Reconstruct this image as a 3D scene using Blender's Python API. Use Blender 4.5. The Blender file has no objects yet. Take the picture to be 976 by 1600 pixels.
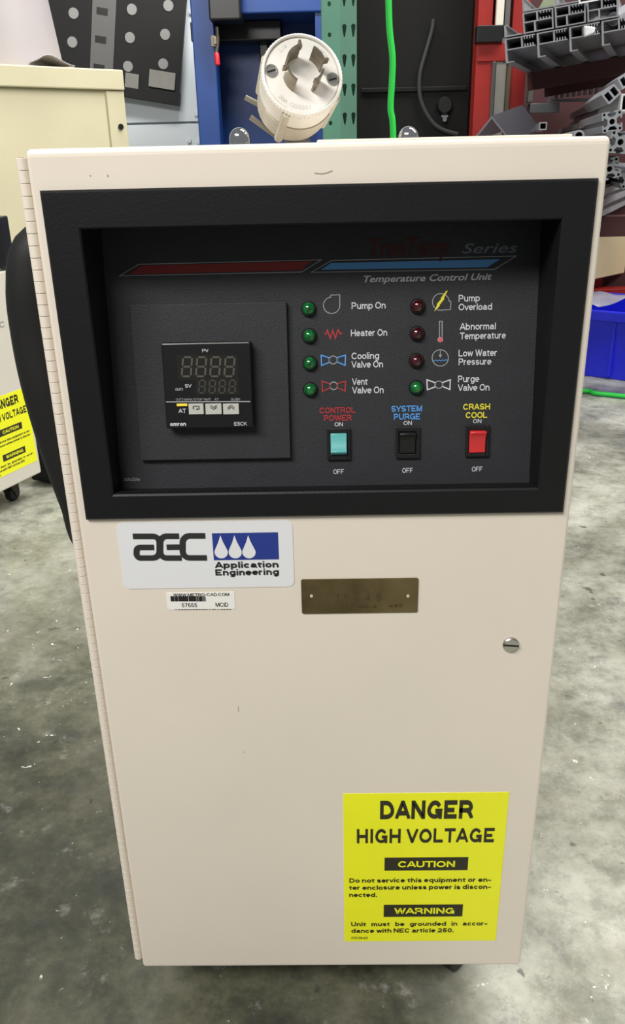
import bpy, bmesh, math, random
from mathutils import Vector, Matrix

random.seed(7)
SC = bpy.context.scene
COL = SC.collection
V3 = Vector

# ------------------------------------------------------------------ camera
FPX = 1300.0                                   # focal length in pixels of a 976 x 1600 frame
CAM = V3((0.002796, -0.472427, 0.658846))
YAW, PITCH, ROLL = 0.0193315, -0.4064796, -0.0231231
_f = V3((-math.sin(YAW) * math.cos(PITCH), math.cos(YAW) * math.cos(PITCH), math.sin(PITCH)))
_r = V3((math.cos(YAW), math.sin(YAW), 0))
_u = _r.cross(_f)
RR = math.cos(ROLL) * _r + math.sin(ROLL) * _u
UU = -math.sin(ROLL) * _r + math.cos(ROLL) * _u
FF = _f
cd = bpy.data.cameras.new('camera')
cam = bpy.data.objects.new('camera', cd)
COL.objects.link(cam)
mw = Matrix((RR, UU, -FF)).transposed().to_4x4()
mw.translation = CAM
cam.matrix_world = mw
cd.sensor_fit = 'VERTICAL'
cd.sensor_height = 36.0
cd.lens = 36.0 * FPX / 1600.0
cd.clip_start = 0.02
SC.camera = cam

# ------------------------------------------------------------------ light and exposure
vs = SC.view_settings
vs.view_transform = 'Standard'
vs.look = 'None'
vs.gamma = 1.0
vs.use_curve_mapping = False
vs.exposure = 0.0
w = bpy.data.worlds.new('world')
SC.world = w
w.use_nodes = True
w.node_tree.nodes['Background'].inputs['Color'].default_value = (0.93, 0.97, 1.0, 1)
w.node_tree.nodes['Background'].inputs['Strength'].default_value = 0.2


def lamp(name, loc, target, size, power, color=(1, 0.97, 0.92)):
    d = bpy.data.lights.new(name, 'AREA')
    d.shape = 'RECTANGLE'
    d.size, d.size_y = size
    d.energy = power
    d.color = color
    o = bpy.data.objects.new(name, d)
    COL.objects.link(o)
    o.location = loc
    o.rotation_euler = (V3(target) - V3(loc)).to_track_quat('-Z', 'Y').to_euler()
    return o


lamp('unseen_lamp', (-0.8, -1.25, 1.95), (-0.15, 0.0, 0.5), (1.3, 0.4), 50)  # unseen lamp set low behind the camera to shape the door's falloff
lamp('unseen_lamp', (1.75, 1.0, 2.9), (1.15, 1.0, 0), (0.5, 2.6), 130)  # ceiling light on the right
lamp('unseen_lamp', (-0.2, 1.7, 2.3), (-0.5, 3.3, 0.8), (1.6, 0.3), 42)  # unseen lamp added below ceiling height to brighten the back wall


# ------------------------------------------------------------------ materials
def srgb(r, g, b):
    def c(x):
        x /= 255.0
        return x / 12.92 if x <= 0.04045 else ((x + 0.055) / 1.055) ** 2.4
    return (c(r), c(g), c(b), 1.0)


def mat(name, rgb, rough=0.5, metal=0.0, var=0.0, scale=12.0, bump=0.0, bscale=300.0, spec=0.5, coat=0.0,
        trans=0.0, alpha=1.0):
    m = bpy.data.materials.new(name)
    m.use_nodes = True
    nt = m.node_tree
    b = nt.nodes['Principled BSDF']
    col = srgb(*rgb)
    b.inputs['Base Color'].default_value = col
    b.inputs['Roughness'].default_value = rough
    b.inputs['Metallic'].default_value = metal
    b.inputs['Specular IOR Level'].default_value = spec
    b.inputs['Coat Weight'].default_value = coat
    b.inputs['Transmission Weight'].default_value = trans
    b.inputs['Alpha'].default_value = alpha
    tc = nt.nodes.new('ShaderNodeTexCoord')
    if var > 0:
        n = nt.nodes.new('ShaderNodeTexNoise')
        n.inputs['Scale'].default_value = scale
        n.inputs['Detail'].default_value = 6
        nt.links.new(tc.outputs['Object'], n.inputs['Vector'])
        rp = nt.nodes.new('ShaderNodeValToRGB')
        rp.color_ramp.elements[0].position = 0.3
        rp.color_ramp.elements[1].position = 0.7
        rp.color_ramp.elements[0].color = tuple(c * (1 - var) for c in col[:3]) + (1,)
        rp.color_ramp.elements[1].color = tuple(min(1, c * (1 + var)) for c in col[:3]) + (1,)
        nt.links.new(n.outputs['Fac'], rp.inputs['Fac'])
        nt.links.new(rp.outputs['Color'], b.inputs['Base Color'])
    if bump > 0:
        n2 = nt.nodes.new('ShaderNodeTexNoise')
        n2.inputs['Scale'].default_value = bscale
        n2.inputs['Detail'].default_value = 3
        nt.links.new(tc.outputs['Object'], n2.inputs['Vector'])
        bp = nt.nodes.new('ShaderNodeBump')
        bp.inputs['Strength'].default_value = bump
        bp.inputs['Distance'].default_value = 0.001
        nt.links.new(n2.outputs['Fac'], bp.inputs['Height'])
        nt.links.new(bp.outputs['Normal'], b.inputs['Normal'])
    return m


def floor_material():
    m = bpy.data.materials.new('stained_concrete')
    m.use_nodes = True
    nt = m.node_tree
    N, L = nt.nodes, nt.links
    b = N['Principled BSDF']
    tc = N.new('ShaderNodeTexCoord')

    def noise(scale, detail=8, rough=0.6, off=(0, 0, 0), dist=0.0):
        mp = N.new('ShaderNodeMapping')
        mp.inputs['Location'].default_value = off
        L.new(tc.outputs['Object'], mp.inputs['Vector'])
        n = N.new('ShaderNodeTexNoise')
        n.inputs['Scale'].default_value = scale
        n.inputs['Detail'].default_value = detail
        n.inputs['Roughness'].default_value = rough
        n.inputs['Distortion'].default_value = dist
        L.new(mp.outputs['Vector'], n.inputs['Vector'])
        return n.outputs['Fac']

    def ramp(fac, stops):
        r = N.new('ShaderNodeValToRGB')
        els = r.color_ramp.elements
        while len(els) < len(stops):
            els.new(0.5)
        for e, (p, c) in zip(els, stops):
            e.position = p
            e.color = c
        L.new(fac, r.inputs['Fac'])
        return r.outputs['Color']

    def mix(fac, a, c):
        x = N.new('ShaderNodeMixRGB')
        L.new(fac, x.inputs['Fac'])
        if isinstance(a, tuple): x.inputs['Color1'].default_value = a
        else: L.new(a, x.inputs['Color1'])
        if isinstance(c, tuple): x.inputs['Color2'].default_value = c
        else: L.new(c, x.inputs['Color2'])
        return x.outputs['Color']

    base = ramp(noise(6.5, 12, 0.72), [(0.30, srgb(96, 98, 84)), (0.44, srgb(148, 149, 135)),
                                      (0.57, srgb(180, 181, 168)), (0.75, srgb(204, 204, 195))])
    k0, k1 = (0, 0, 0, 1), (1, 1, 1, 1)
    dark = ramp(noise(11.0, 10, 0.75, (3, 1, 0)), [(0.52, k0), (0.66, (0.5, 0.5, 0.5, 1))])
    c = mix(dark, base, srgb(84, 87, 78))
    brown = ramp(noise(9.0, 8, 0.7, (7, 4, 0)), [(0.54, k0), (0.72, (0.5, 0.5, 0.5, 1))])
    c = mix(brown, c, srgb(122, 116, 94))
    # floor grime at left, with shadow beside and before the unit painted in
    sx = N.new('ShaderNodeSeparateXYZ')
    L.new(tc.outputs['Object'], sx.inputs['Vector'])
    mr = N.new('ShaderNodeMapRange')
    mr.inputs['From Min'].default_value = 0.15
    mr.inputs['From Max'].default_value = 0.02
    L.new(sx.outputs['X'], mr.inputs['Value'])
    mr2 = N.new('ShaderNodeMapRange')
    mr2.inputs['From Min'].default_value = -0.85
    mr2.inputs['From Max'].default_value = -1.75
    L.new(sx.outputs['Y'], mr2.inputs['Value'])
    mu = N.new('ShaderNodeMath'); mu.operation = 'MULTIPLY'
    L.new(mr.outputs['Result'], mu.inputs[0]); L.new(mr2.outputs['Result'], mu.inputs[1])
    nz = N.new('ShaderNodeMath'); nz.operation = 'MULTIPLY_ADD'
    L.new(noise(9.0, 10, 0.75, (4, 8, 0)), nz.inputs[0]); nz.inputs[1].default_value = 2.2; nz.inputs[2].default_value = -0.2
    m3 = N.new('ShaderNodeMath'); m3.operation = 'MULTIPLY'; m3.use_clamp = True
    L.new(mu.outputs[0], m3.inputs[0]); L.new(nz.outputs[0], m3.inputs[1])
    grime_shade = ramp(m3.outputs[0], [(0.05, k0), (0.75, (0.92, 0.92, 0.92, 1))])
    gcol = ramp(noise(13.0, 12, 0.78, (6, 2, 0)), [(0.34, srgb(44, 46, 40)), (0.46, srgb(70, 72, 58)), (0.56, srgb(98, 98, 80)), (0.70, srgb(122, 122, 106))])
    c = mix(grime_shade, c, gcol)
    blu = ramp(noise(8.0, 8, 0.75, (12, 3, 0)), [(0.58, k0), (0.68, (0.55, 0.55, 0.55, 1))])
    c = mix(blu, c, srgb(92, 96, 98))
    spots = ramp(noise(46.0, 3, 0.5, (1, 9, 0)), [(0.68, k0), (0.73, (0.7, 0.7, 0.7, 1))])
    c = mix(spots, c, srgb(58, 60, 54))
    pale = ramp(noise(26.0, 6, 0.7, (5, 5, 0)), [(0.60, k0), (0.72, (0.4, 0.4, 0.4, 1))])
    c = mix(pale, c, srgb(205, 205, 198))
    grain = ramp(noise(34.0, 10, 0.8, (9, 6, 0)), [(0.40, (0.3, 0.3, 0.3, 1)), (0.50, k0)])
    c = mix(grain, c, srgb(74, 76, 66))
    specks = ramp(noise(70.0, 4, 0.65, (2, 2, 0), 0.4), [(0.68, k0), (0.71, k1)])
    c = mix(specks, c, srgb(232, 232, 226))
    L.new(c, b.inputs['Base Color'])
    ro = ramp(noise(14.0, 5, 0.6, (8, 0, 0)), [(0.3, (0.26, 0.26, 0.26, 1)), (0.7, (0.5, 0.5, 0.5, 1))])
    L.new(ro, b.inputs['Roughness'])
    bp = N.new('ShaderNodeBump')
    bp.inputs['Strength'].default_value = 0.25
    bp.inputs['Distance'].default_value = 0.002
    L.new(noise(60, 4), bp.inputs['Height'])
    L.new(bp.outputs['Normal'], b.inputs['Normal'])
    return m


def plate_material():
    m = mat('tarnished_brass', (118, 104, 72), 0.42, 0.75, 0.35, 30, 0.25, 220)
    return m


CREAM = mat('cream_paint', (231, 221, 207), 0.42, 0, 0.025, 9, 0.05, 900)
CREAMD = mat('cream_paint_edge', (205, 196, 176), 0.5, 0, 0.08, 40)
CREAMY = mat('yellowed_cream_paint', (208, 201, 170), 0.5, 0, 0.05, 5)
CREAMW = mat('pale_cream_paint', (216, 212, 200), 0.5, 0, 0.03, 5)
BEZ = mat('black_bezel_plastic', (19, 20, 22), 0.5, 0, 0.06, 30, 0.15, 700, spec=0.3)
PANEL = mat('charcoal_textured_panel', (43, 44, 48), 0.55, 0, 0.06, 60, 0.35, 1500, spec=0.35)
BLACK = mat('black_plastic', (24, 24, 25), 0.35)
BLACKM = mat('black_rubber', (22, 22, 23), 0.6, 0, 0.1, 30)
FACE = mat('black_gloss_face', (17, 17, 18), 0.32)
WINDOW = mat('smoked_display_window', (34, 33, 30), 0.2)
SEG = mat('unlit_segment', (78, 77, 68), 0.5)
INKW = mat('white_ink', (205, 207, 212), 0.6)
INKG = mat('grey_ink', (150, 152, 155), 0.6)
INKD = mat('dim_blue_grey_ink', (96, 106, 120), 0.6)
INKR = mat('red_ink', (168, 46, 52), 0.6)
INKDR = mat('dark_red_ink', (120, 22, 24), 0.6)
INKB = mat('blue_ink', (84, 152, 222), 0.6)
INKBB = mat('blue_stripe_ink', (74, 136, 196), 0.6)
INKY = mat('yellow_ink', (224, 212, 56), 0.6)
WARNK = mat('warning_black', (46, 43, 26), 0.6)
INKK = mat('black_ink', (30, 30, 30), 0.6)
BTN = mat('grey_button', (186, 186, 178), 0.5)
YEL = mat('yellow_key', (250, 222, 70), 0.5)
STICK = mat('white_sticker', (230, 231, 234), 0.4)
LABEL = mat('white_paper_label', (242, 240, 236), 0.55)
LOGOB = mat('logo_blue', (38, 58, 142), 0.45)
SAFETY = mat('safety_yellow', (248, 250, 34), 0.45, 0, 0.02, 25)
BRASS = plate_material()
STEEL = mat('zinc_steel', (190, 188, 180), 0.32, 0.9)
CHROME = mat('chrome', (225, 225, 225), 0.08, 1.0)
TEAL = mat('teal_rocker', (96, 176, 176), 0.28)
REDR = mat('red_rocker', (214, 52, 54), 0.3)
LENSG = mat('green_lens', (8, 98, 40), 0.06, 0, 0.75, 420, coat=1.0)
LENSR = mat('dark_red_lens', (58, 8, 16), 0.06, 0, 0.75, 420, coat=1.0)
PLUGW = mat('white_nylon', (226, 224, 218), 0.4, 0, 0.03, 60)
PLUGG = mat('grey_beige_nylon', (186, 180, 164), 0.5, 0, 0.05, 60)
BLADE = mat('dull_brass_blade', (140, 130, 112), 0.35, 0.85, 0.15, 200)
BLUE = mat('blue_machine_paint', (24, 62, 128), 0.4, 0, 0.08, 4)
GREEN = mat('green_rack_paint', (86, 132, 112), 0.45, 0, 0.08, 10)
HOSEG = mat('bright_green_rubber', (40, 205, 74), 0.4)
GUARD = mat('black_guard_cover', (14, 14, 14), 0.6, 0, 0.12, 6, spec=0.25)
WALLP = mat('white_wall_panel', (222, 230, 234), 0.5, 0, 0.03, 3)
RED = mat('red_rack_paint', (148, 30, 24), 0.45, 0, 0.1, 8)
MAROON = mat('maroon_back_panel', (62, 26, 28), 0.7, 0, 0.15, 5)
ALU = mat('mill_aluminium', (176, 178, 184), 0.38, 0.65, 0.08, 30)
ALUD = mat('dull_aluminium', (150, 151, 156), 0.5, 0.4, 0.1, 30)
GREYM = mat('grey_steel_strip', (140, 138, 132), 0.5, 0.3, 0.08, 20)
BLUEB = mat('blue_bin_plastic', (34, 44, 232), 0.38, 0, 0.05, 10)
BAG = mat('clear_plastic_film', (206, 206, 226), 0.25, 0, 0, alpha=0.75)
TUB = mat('white_tub_plastic', (176, 170, 171), 0.45, 0, 0.04, 6)
DISC = mat('grey_disc', (150, 150, 148), 0.6)
TAPE = mat('white_tape', (228, 228, 230), 0.5)
CLEAR = mat('milky_tube', (196, 200, 208), 0.3, alpha=0.85)
GREENP = mat('greenish_film', (92, 100, 78), 0.35, 0, 0.15, 20)


# ------------------------------------------------------------------ geometry helpers
def ray(px, py):
    return RR * ((px - 488) / FPX) - UU * ((py - 800) / FPX) + FF


def atY(px, py, y):
    d = ray(px, py)
    return CAM + d * ((y - CAM.y) / d.y)


def atZ(px, py, z=0.0):
    d = ray(px, py)
    return CAM + d * ((z - CAM.z) / d.z)


class Fr:
    """A flat frame in the place: origin, two in-plane axes and the outward normal."""
    def __init__(s, o, u, v):
        s.o = V3(o); s.u = V3(u).normalized(); s.v = V3(v).normalized(); s.n = s.u.cross(s.v)

    def pt(s, u, v, n=0.0):
        return s.o + s.u * u + s.v * v + s.n * n

    def hit(s, px, py, n=0.0):
        d = ray(px, py); o = s.o + s.n * n
        t = (o - CAM).dot(s.n) / d.dot(s.n)
        p = CAM + d * t - o
        return (p.dot(s.u), p.dot(s.v))


def root(name, loc, label, cat, group=None):
    o = bpy.data.objects.new(name, None)
    o.empty_display_size = 0.05
    COL.objects.link(o)
    o.location = loc
    o['label'] = label; o['category'] = cat
    if group: o['group'] = group
    return o


def tag(o, label, cat, group=None):
    o['label'] = label; o['category'] = cat
    if group: o['group'] = group
    return o


def wloc(o):
    p = V3((0, 0, 0))
    while o is not None:
        p = p + V3(o.location); o = o.parent
    return p


class M:
    """Collects shapes and links them as ONE mesh object."""
    def __init__(s):
        s.v = []; s.f = []; s.m = []

    def add(s, vs, fs, mi=0):
        k = len(s.v)
        s.v += [tuple(p) for p in vs]
        for f in fs:
            s.f.append([i + k for i in f]); s.m.append(mi)
        return s

    def box(s, c, size, mi=0, rot=None):
        hx, hy, hz = size[0] / 2, size[1] / 2, size[2] / 2
        P = [V3((x, y, z)) for x in (-hx, hx) for y in (-hy, hy) for z in (-hz, hz)]
        if rot is not None: P = [rot @ p for p in P]
        return s.add([p + V3(c) for p in P], [(0, 1, 3, 2), (4, 6, 7, 5), (0, 4, 5, 1), (2, 3, 7, 6), (0, 2, 6, 4), (1, 5, 7, 3)], mi)

    def prism(s, fr, poly, n0, n1, mi=0):
        k = len(poly)
        a = sum(poly[i][0] * poly[(i + 1) % k][1] - poly[(i + 1) % k][0] * poly[i][1] for i in range(k))
        if a < 0: poly = poly[::-1]
        vs = [fr.pt(u, v, n0) for u, v in poly] + [fr.pt(u, v, n1) for u, v in poly]
        fs = [tuple(range(k))[::-1], tuple(range(k, 2 * k))] + [(i, (i + 1) % k, k + (i + 1) % k, k + i) for i in range(k)]
        return s.add(vs, fs, mi)

    def flat(s, fr, poly, n, mi=0):
        k = len(poly)
        a = sum(poly[i][0] * poly[(i + 1) % k][1] - poly[(i + 1) % k][0] * poly[i][1] for i in range(k))
        if a < 0: poly = poly[::-1]
        return s.add([fr.pt(u, v, n) for u, v in poly], [tuple(range(k))], mi)

    def stroke(s, fr, pts, wd, n, mi=0, closed=False):
        k = len(pts); P = [Vector((p[0], p[1])) for p in pts]
        Lf, Rt = [], []
        for i in range(k):
            a = P[i] - P[i - 1] if (i > 0 or closed) else P[1] - P[0]
            b = P[(i + 1) % k] - P[i] if (i < k - 1 or closed) else P[-1] - P[-2]
            a = a.normalized(); b = b.normalized()
            na, nb = Vector((-a.y, a.x)), Vector((-b.y, b.x))
            m = (na + nb)
            if m.length < 1e-6: m = na
            m.normalize()
            q = m * (wd / 2 / max(0.35, m.dot(na)))
            Lf.append(P[i] + q); Rt.append(P[i] - q)
        vs = [fr.pt(p.x, p.y, n) for p in Lf] + [fr.pt(p.x, p.y, n) for p in Rt]
        fs = [(k + i, k + (i + 1) % k, (i + 1) % k, i) for i in range(k if closed else k - 1)]
        return s.add(vs, fs, mi)

    def lathe(s, o, axis, prof, seg=32, mi=0, cap=True):
        """prof: list of (distance along the axis, radius)"""
        ax = V3(axis).normalized()
        t = V3((0, 0, 1)) if abs(ax.z) < 0.9 else V3((1, 0, 0))
        e1 = t.cross(ax).normalized(); e2 = ax.cross(e1)
        vs, fs = [], []
        for d, r in prof:
            for i in range(seg):
                a = 2 * math.pi * i / seg
                vs.append(V3(o) + ax * d + (e1 * math.cos(a) + e2 * math.sin(a)) * r)
        for j in range(len(prof) - 1):
            for i in range(seg):
                i2 = (i + 1) % seg
                fs.append((j * seg + i, j * seg + i2, (j + 1) * seg + i2, (j + 1) * seg + i))
        if cap:
            fs.append(tuple(range(seg))[::-1])
            fs.append(tuple(range((len(prof) - 1) * seg, len(prof) * seg)))
        return s.add(vs, fs, mi)

    def cyl(s, p0, p1, r, seg=20, mi=0, r1=None):
        p0, p1 = V3(p0), V3(p1)
        return s.lathe(p0, p1 - p0, [(0, r), ((p1 - p0).length, r if r1 is None else r1)], seg, mi)

    def tube(s, pts, r, seg=14, mi=0, sub=6):
        P = [V3(p) for p in pts]
        if sub > 1 and len(P) > 2:
            Q = []
            for i in range(len(P) - 1):
                p0, p1, p2, p3 = P[max(i - 1, 0)], P[i], P[i + 1], P[min(i + 2, len(P) - 1)]
                for k in range(sub):
                    t = k / sub
                    Q.append(0.5 * ((2 * p1) + (p2 - p0) * t + (2 * p0 - 5 * p1 + 4 * p2 - p3) * t * t + (3 * p1 - p0 - 3 * p2 + p3) * t ** 3))
            Q.append(P[-1]); P = Q
        vs, fs = [], []
        n = None
        for i, p in enumerate(P):
            t = (P[min(i + 1, len(P) - 1)] - P[max(i - 1, 0)]).normalized()
            if n is None:
                n = t.orthogonal().normalized()
            n = (n - t * n.dot(t)).normalized()
            b = t.cross(n)
            for k in range(seg):
                a = 2 * math.pi * k / seg
                vs.append(p + (n * math.cos(a) + b * math.sin(a)) * r)
        for j in range(len(P) - 1):
            for i in range(seg):
                i2 = (i + 1) % seg
                fs.append((j * seg + i, j * seg + i2, (j + 1) * seg + i2, (j + 1) * seg + i))
        fs.append(tuple(range(seg))[::-1]); fs.append(tuple(range((len(P) - 1) * seg, len(P) * seg)))
        return s.add(vs, fs, mi)

    def build(s, name, mats, parent=None, bevel=0.0, smooth=0.0, seg=2):
        me = bpy.data.meshes.new(name)
        if not isinstance(mats, (list, tuple)): mats = [mats]
        o = bpy.data.objects.new(name, me)
        COL.objects.link(o)
        if parent is not None:
            o.parent = parent
            off = wloc(parent)
        else:
            xs = [p[0] for p in s.v]; ys = [p[1] for p in s.v]; zs = [p[2] for p in s.v]
            off = V3(((min(xs) + max(xs)) / 2, (min(ys) + max(ys)) / 2, min(zs)))
            o.location = off
        me.from_pydata([(p[0] - off.x, p[1] - off.y, p[2] - off.z) for p in s.v], [], s.f)
        for m in mats: me.materials.append(m)
        me.polygons.foreach_set('material_index', s.m)
        me.update()
        if bevel > 0:
            md = o.modifiers.new('bevel', 'BEVEL')
            md.width = bevel; md.segments = seg; md.limit_method = 'ANGLE'; md.angle_limit = math.radians(40)
        if smooth > 0:
            me.polygons.foreach_set('use_smooth', [True] * len(me.polygons))
            me.set_sharp_from_angle(angle=math.radians(smooth))
        return o


def E_(cx, cy, rx, ry, a0, a1):
    k = max(4, int(abs(a1 - a0) / 18))
    return [(cx + rx * math.cos(math.radians(a0 + (a1 - a0) * i / k)), cy + ry * math.sin(math.radians(a0 + (a1 - a0) * i / k))) for i in range(k + 1)]


def O_(cx, cy, rx, ry): return E_(cx, cy, rx, ry, 90, 450)[:-1] + ['c']


X_ = 0.73
GROT = {   # grotesque letters as strokes: width, strokes ('c' closes a loop)
    'A': (.80, [[(0, 0), (.37, 1), (.43, 1), (.80, 0)], [(.16, .30), (.64, .30)]]),
    'B': (.72, [[(0, 0), (0, 1), (.40, 1)] + E_(.40, .76, .27, .24, 90, -90) + [(0, .52)], [(.40, .52)] + E_(.42, .26, .30, .26, 90, -90) + [(0, 0)]]),
    'C': (.80, [E_(.42, .5, .42, .5, 38, 322)]),
    'D': (.76, [[(0, 0), (0, 1), (.34, 1)] + E_(.34, .5, .42, .5, 90, -90) + ['c']]),
    'E': (.66, [[(.66, 1), (0, 1), (0, 0), (.66, 0)], [(0, .53), (.60, .53)]]),
    'F': (.62, [[(.62, 1), (0, 1), (0, 0)], [(0, .50), (.55, .50)]]),
    'G': (.82, [E_(.42, .5, .42, .5, 38, 335) + [(.82, .46), (.46, .46)], [(.82, .46), (.82, 0)]]),
    'H': (.74, [[(0, 0), (0, 1)], [(.74, 0), (.74, 1)], [(0, .53), (.74, .53)]]),
    'I': (0, [[(0, 0), (0, 1)]]),
    'K': (.76, [[(0, 0), (0, 1)], [(.70, 1), (0, .36)], [(.25, .60), (.76, 0)]]),
    'L': (.60, [[(0, 1), (0, 0), (.60, 0)]]),
    'M': (.88, [[(0, 0), (0, 1), (.05, 1), (.42, 0), (.46, 0), (.83, 1), (.88, 1), (.88, 0)]]),
    'N': (.74, [[(0, 0), (0, 1), (.06, 1), (.68, 0), (.74, 0), (.74, 1)]]),
    'O': (.86, [O_(.43, .5, .43, .5)]),
    'P': (.68, [[(0, 0), (0, 1), (.40, 1)] + E_(.40, .74, .28, .26, 90, -90) + [(0, .48)]]),
    'R': (.74, [[(0, 0), (0, 1), (.42, 1)] + E_(.42, .75, .29, .25, 90, -90) + [(0, .50)], [(.40, .50), (.58, .42), (.66, .22), (.74, 0)]]),
    'S': (.70, [E_(.35, .745, .33, .255, 22, 270) + E_(.35, .255, .35, .255, 90, -158)]),
    'T': (.72, [[(0, 1), (.72, 1)], [(.36, 1), (.36, 0)]]),
    'U': (.72, [[(0, 1), (0, .34)] + E_(.36, .34, .36, .34, 180, 360) + [(.72, 1)]]),
    'V': (.76, [[(0, 1), (.36, 0), (.40, 0), (.76, 1)]]),
    'W': (1.10, [[(0, 1), (.26, 0), (.30, 0), (.53, 1), (.57, 1), (.80, 0), (.84, 0), (1.10, 1)]]),
    'Y': (.76, [[(0, 1), (.38, .42), (.76, 1)], [(.38, .46), (.38, 0)]]),
    'Z': (.68, [[(0, 1), (.68, 1), (0, 0), (.68, 0)]]),
    'a': (.58, [[(.04, .54)] + E_(.28, .53, .23, .20, 165, 0) + [(.51, .10), (.58, 0)], [(.51, .44), (.22, .40)] + E_(.22, .20, .22, .20, 90, 270) + [(.38, .04), (.51, .20)]]),
    'b': (.60, [[(0, 0), (0, 1)], O_(.30, X_ / 2, .30, X_ / 2)]),
    'c': (.56, [E_(.30, X_ / 2, .30, X_ / 2, 42, 318)]),
    'd': (.60, [[(.60, 0), (.60, 1)], O_(.30, X_ / 2, .30, X_ / 2)]),
    'e': (.60, [[(.03, .38), (.60, .38)] + E_(.30, X_ / 2, .30, X_ / 2, 12, 318)]),
    'f': (.34, [E_(.30, .82, .18, .18, 80, 180) + [(.12, 0)], [(0, X_), (.34, X_)]]),
    'g': (.60, [O_(.30, X_ / 2, .30, X_ / 2), [(.60, X_), (.60, -.03)] + E_(.31, -.03, .29, .24, 0, -150)]),
    'h': (.54, [[(0, 0), (0, 1)], [(0, .40)] + E_(.27, .44, .27, .29, 180, 0) + [(.54, 0)]]),
    'i': (0, [[(0, 0), (0, X_)], [(0, .87), (0, 1.02)]]),
    'l': (0, [[(0, 0), (0, 1)]]),
    'm': (.90, [[(0, 0), (0, X_)], [(0, .42)] + E_(.225, .45, .225, .28, 180, 0) + [(.45, 0)], [(.45, .42)] + E_(.675, .45, .225, .28, 180, 0) + [(.90, 0)]]),
    'n': (.54, [[(0, 0), (0, X_)], [(0, .40)] + E_(.27, .44, .27, .29, 180, 0) + [(.54, 0)]]),
    'o': (.60, [O_(.30, X_ / 2, .30, X_ / 2)]),
    'p': (.60, [[(0, X_), (0, -.27)], O_(.30, X_ / 2, .30, X_ / 2)]),
    'q': (.60, [[(.60, X_), (.60, -.27)], O_(.30, X_ / 2, .30, X_ / 2)]),
    'r': (.34, [[(0, 0), (0, X_)], [(0, .40)] + E_(.30, .42, .30, .31, 180, 80)]),
    's': (.52, [E_(.26, .55, .24, .18, 22, 270) + E_(.26, .19, .26, .19, 90, -158)]),
    't': (.34, [[(.13, .93), (.13, .16)] + E_(.29, .16, .16, .16, 180, 290), [(0, X_), (.34, X_)]]),
    'u': (.54, [[(0, X_), (0, .29)] + E_(.27, .29, .27, .29, 180, 360), [(.54, X_), (.54, 0)]]),
    'v': (.56, [[(0, X_), (.26, 0), (.30, 0), (.56, X_)]]),
    'w': (.86, [[(0, X_), (.20, 0), (.23, 0), (.415, X_), (.445, X_), (.63, 0), (.66, 0), (.86, X_)]]),
    'y': (.56, [[(0, X_), (.29, .04)], [(.56, X_), (.24, -.20), (.08, -.27)]]),
    '0': (.60, [O_(.30, .5, .30, .5)]),
    '1': (.26, [[(0, .78), (.26, 1), (.26, 0)]]),
    '2': (.60, [E_(.30, .71, .29, .29, 165, -35) + [(.02, 0), (.60, 0)]]),
    '3': (.60, [E_(.29, .755, .27, .245, 150, -90), E_(.29, .26, .31, .26, 90, -155)]),
    '4': (.62, [[(.46, 0), (.46, 1), (0, .27), (.62, .27)]]),
    '5': (.60, [[(.54, 1), (.11, 1), (.05, .50)] + E_(.28, .33, .32, .33, 120, -152)]),
    '6': (.60, [O_(.30, .32, .30, .32), [(.03, .40)] + E_(.33, .55, .32, .45, 190, 60)]),
    '7': (.58, [[(0, 1), (.58, 1), (.20, 0)]]),
    '8': (.60, [O_(.30, .76, .25, .24), O_(.30, .27, .30, .27)]),
    '-': (.30, [[(0, .36), (.30, .36)]]), '.': (0, [[(0, 0), (0, .04)]]), '/': (.36, [[(0, 0), (.36, 1)]]),
}


SIDE = {'A': .07, 'V': .07, 'T': .06, 'Y': .07, 'W': .05, 'L': .03, 'O': .03, 'C': .03, 'G': .02, 'o': .03, 'e': .03, 'c': .03, 'v': .06, 'w': .05,
        'y': .06, 'r': .04, 't': .04, 'f': .03, 'a': .01, 's': .02, 'p': .01, 'd': .01, '.': -.01}


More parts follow.
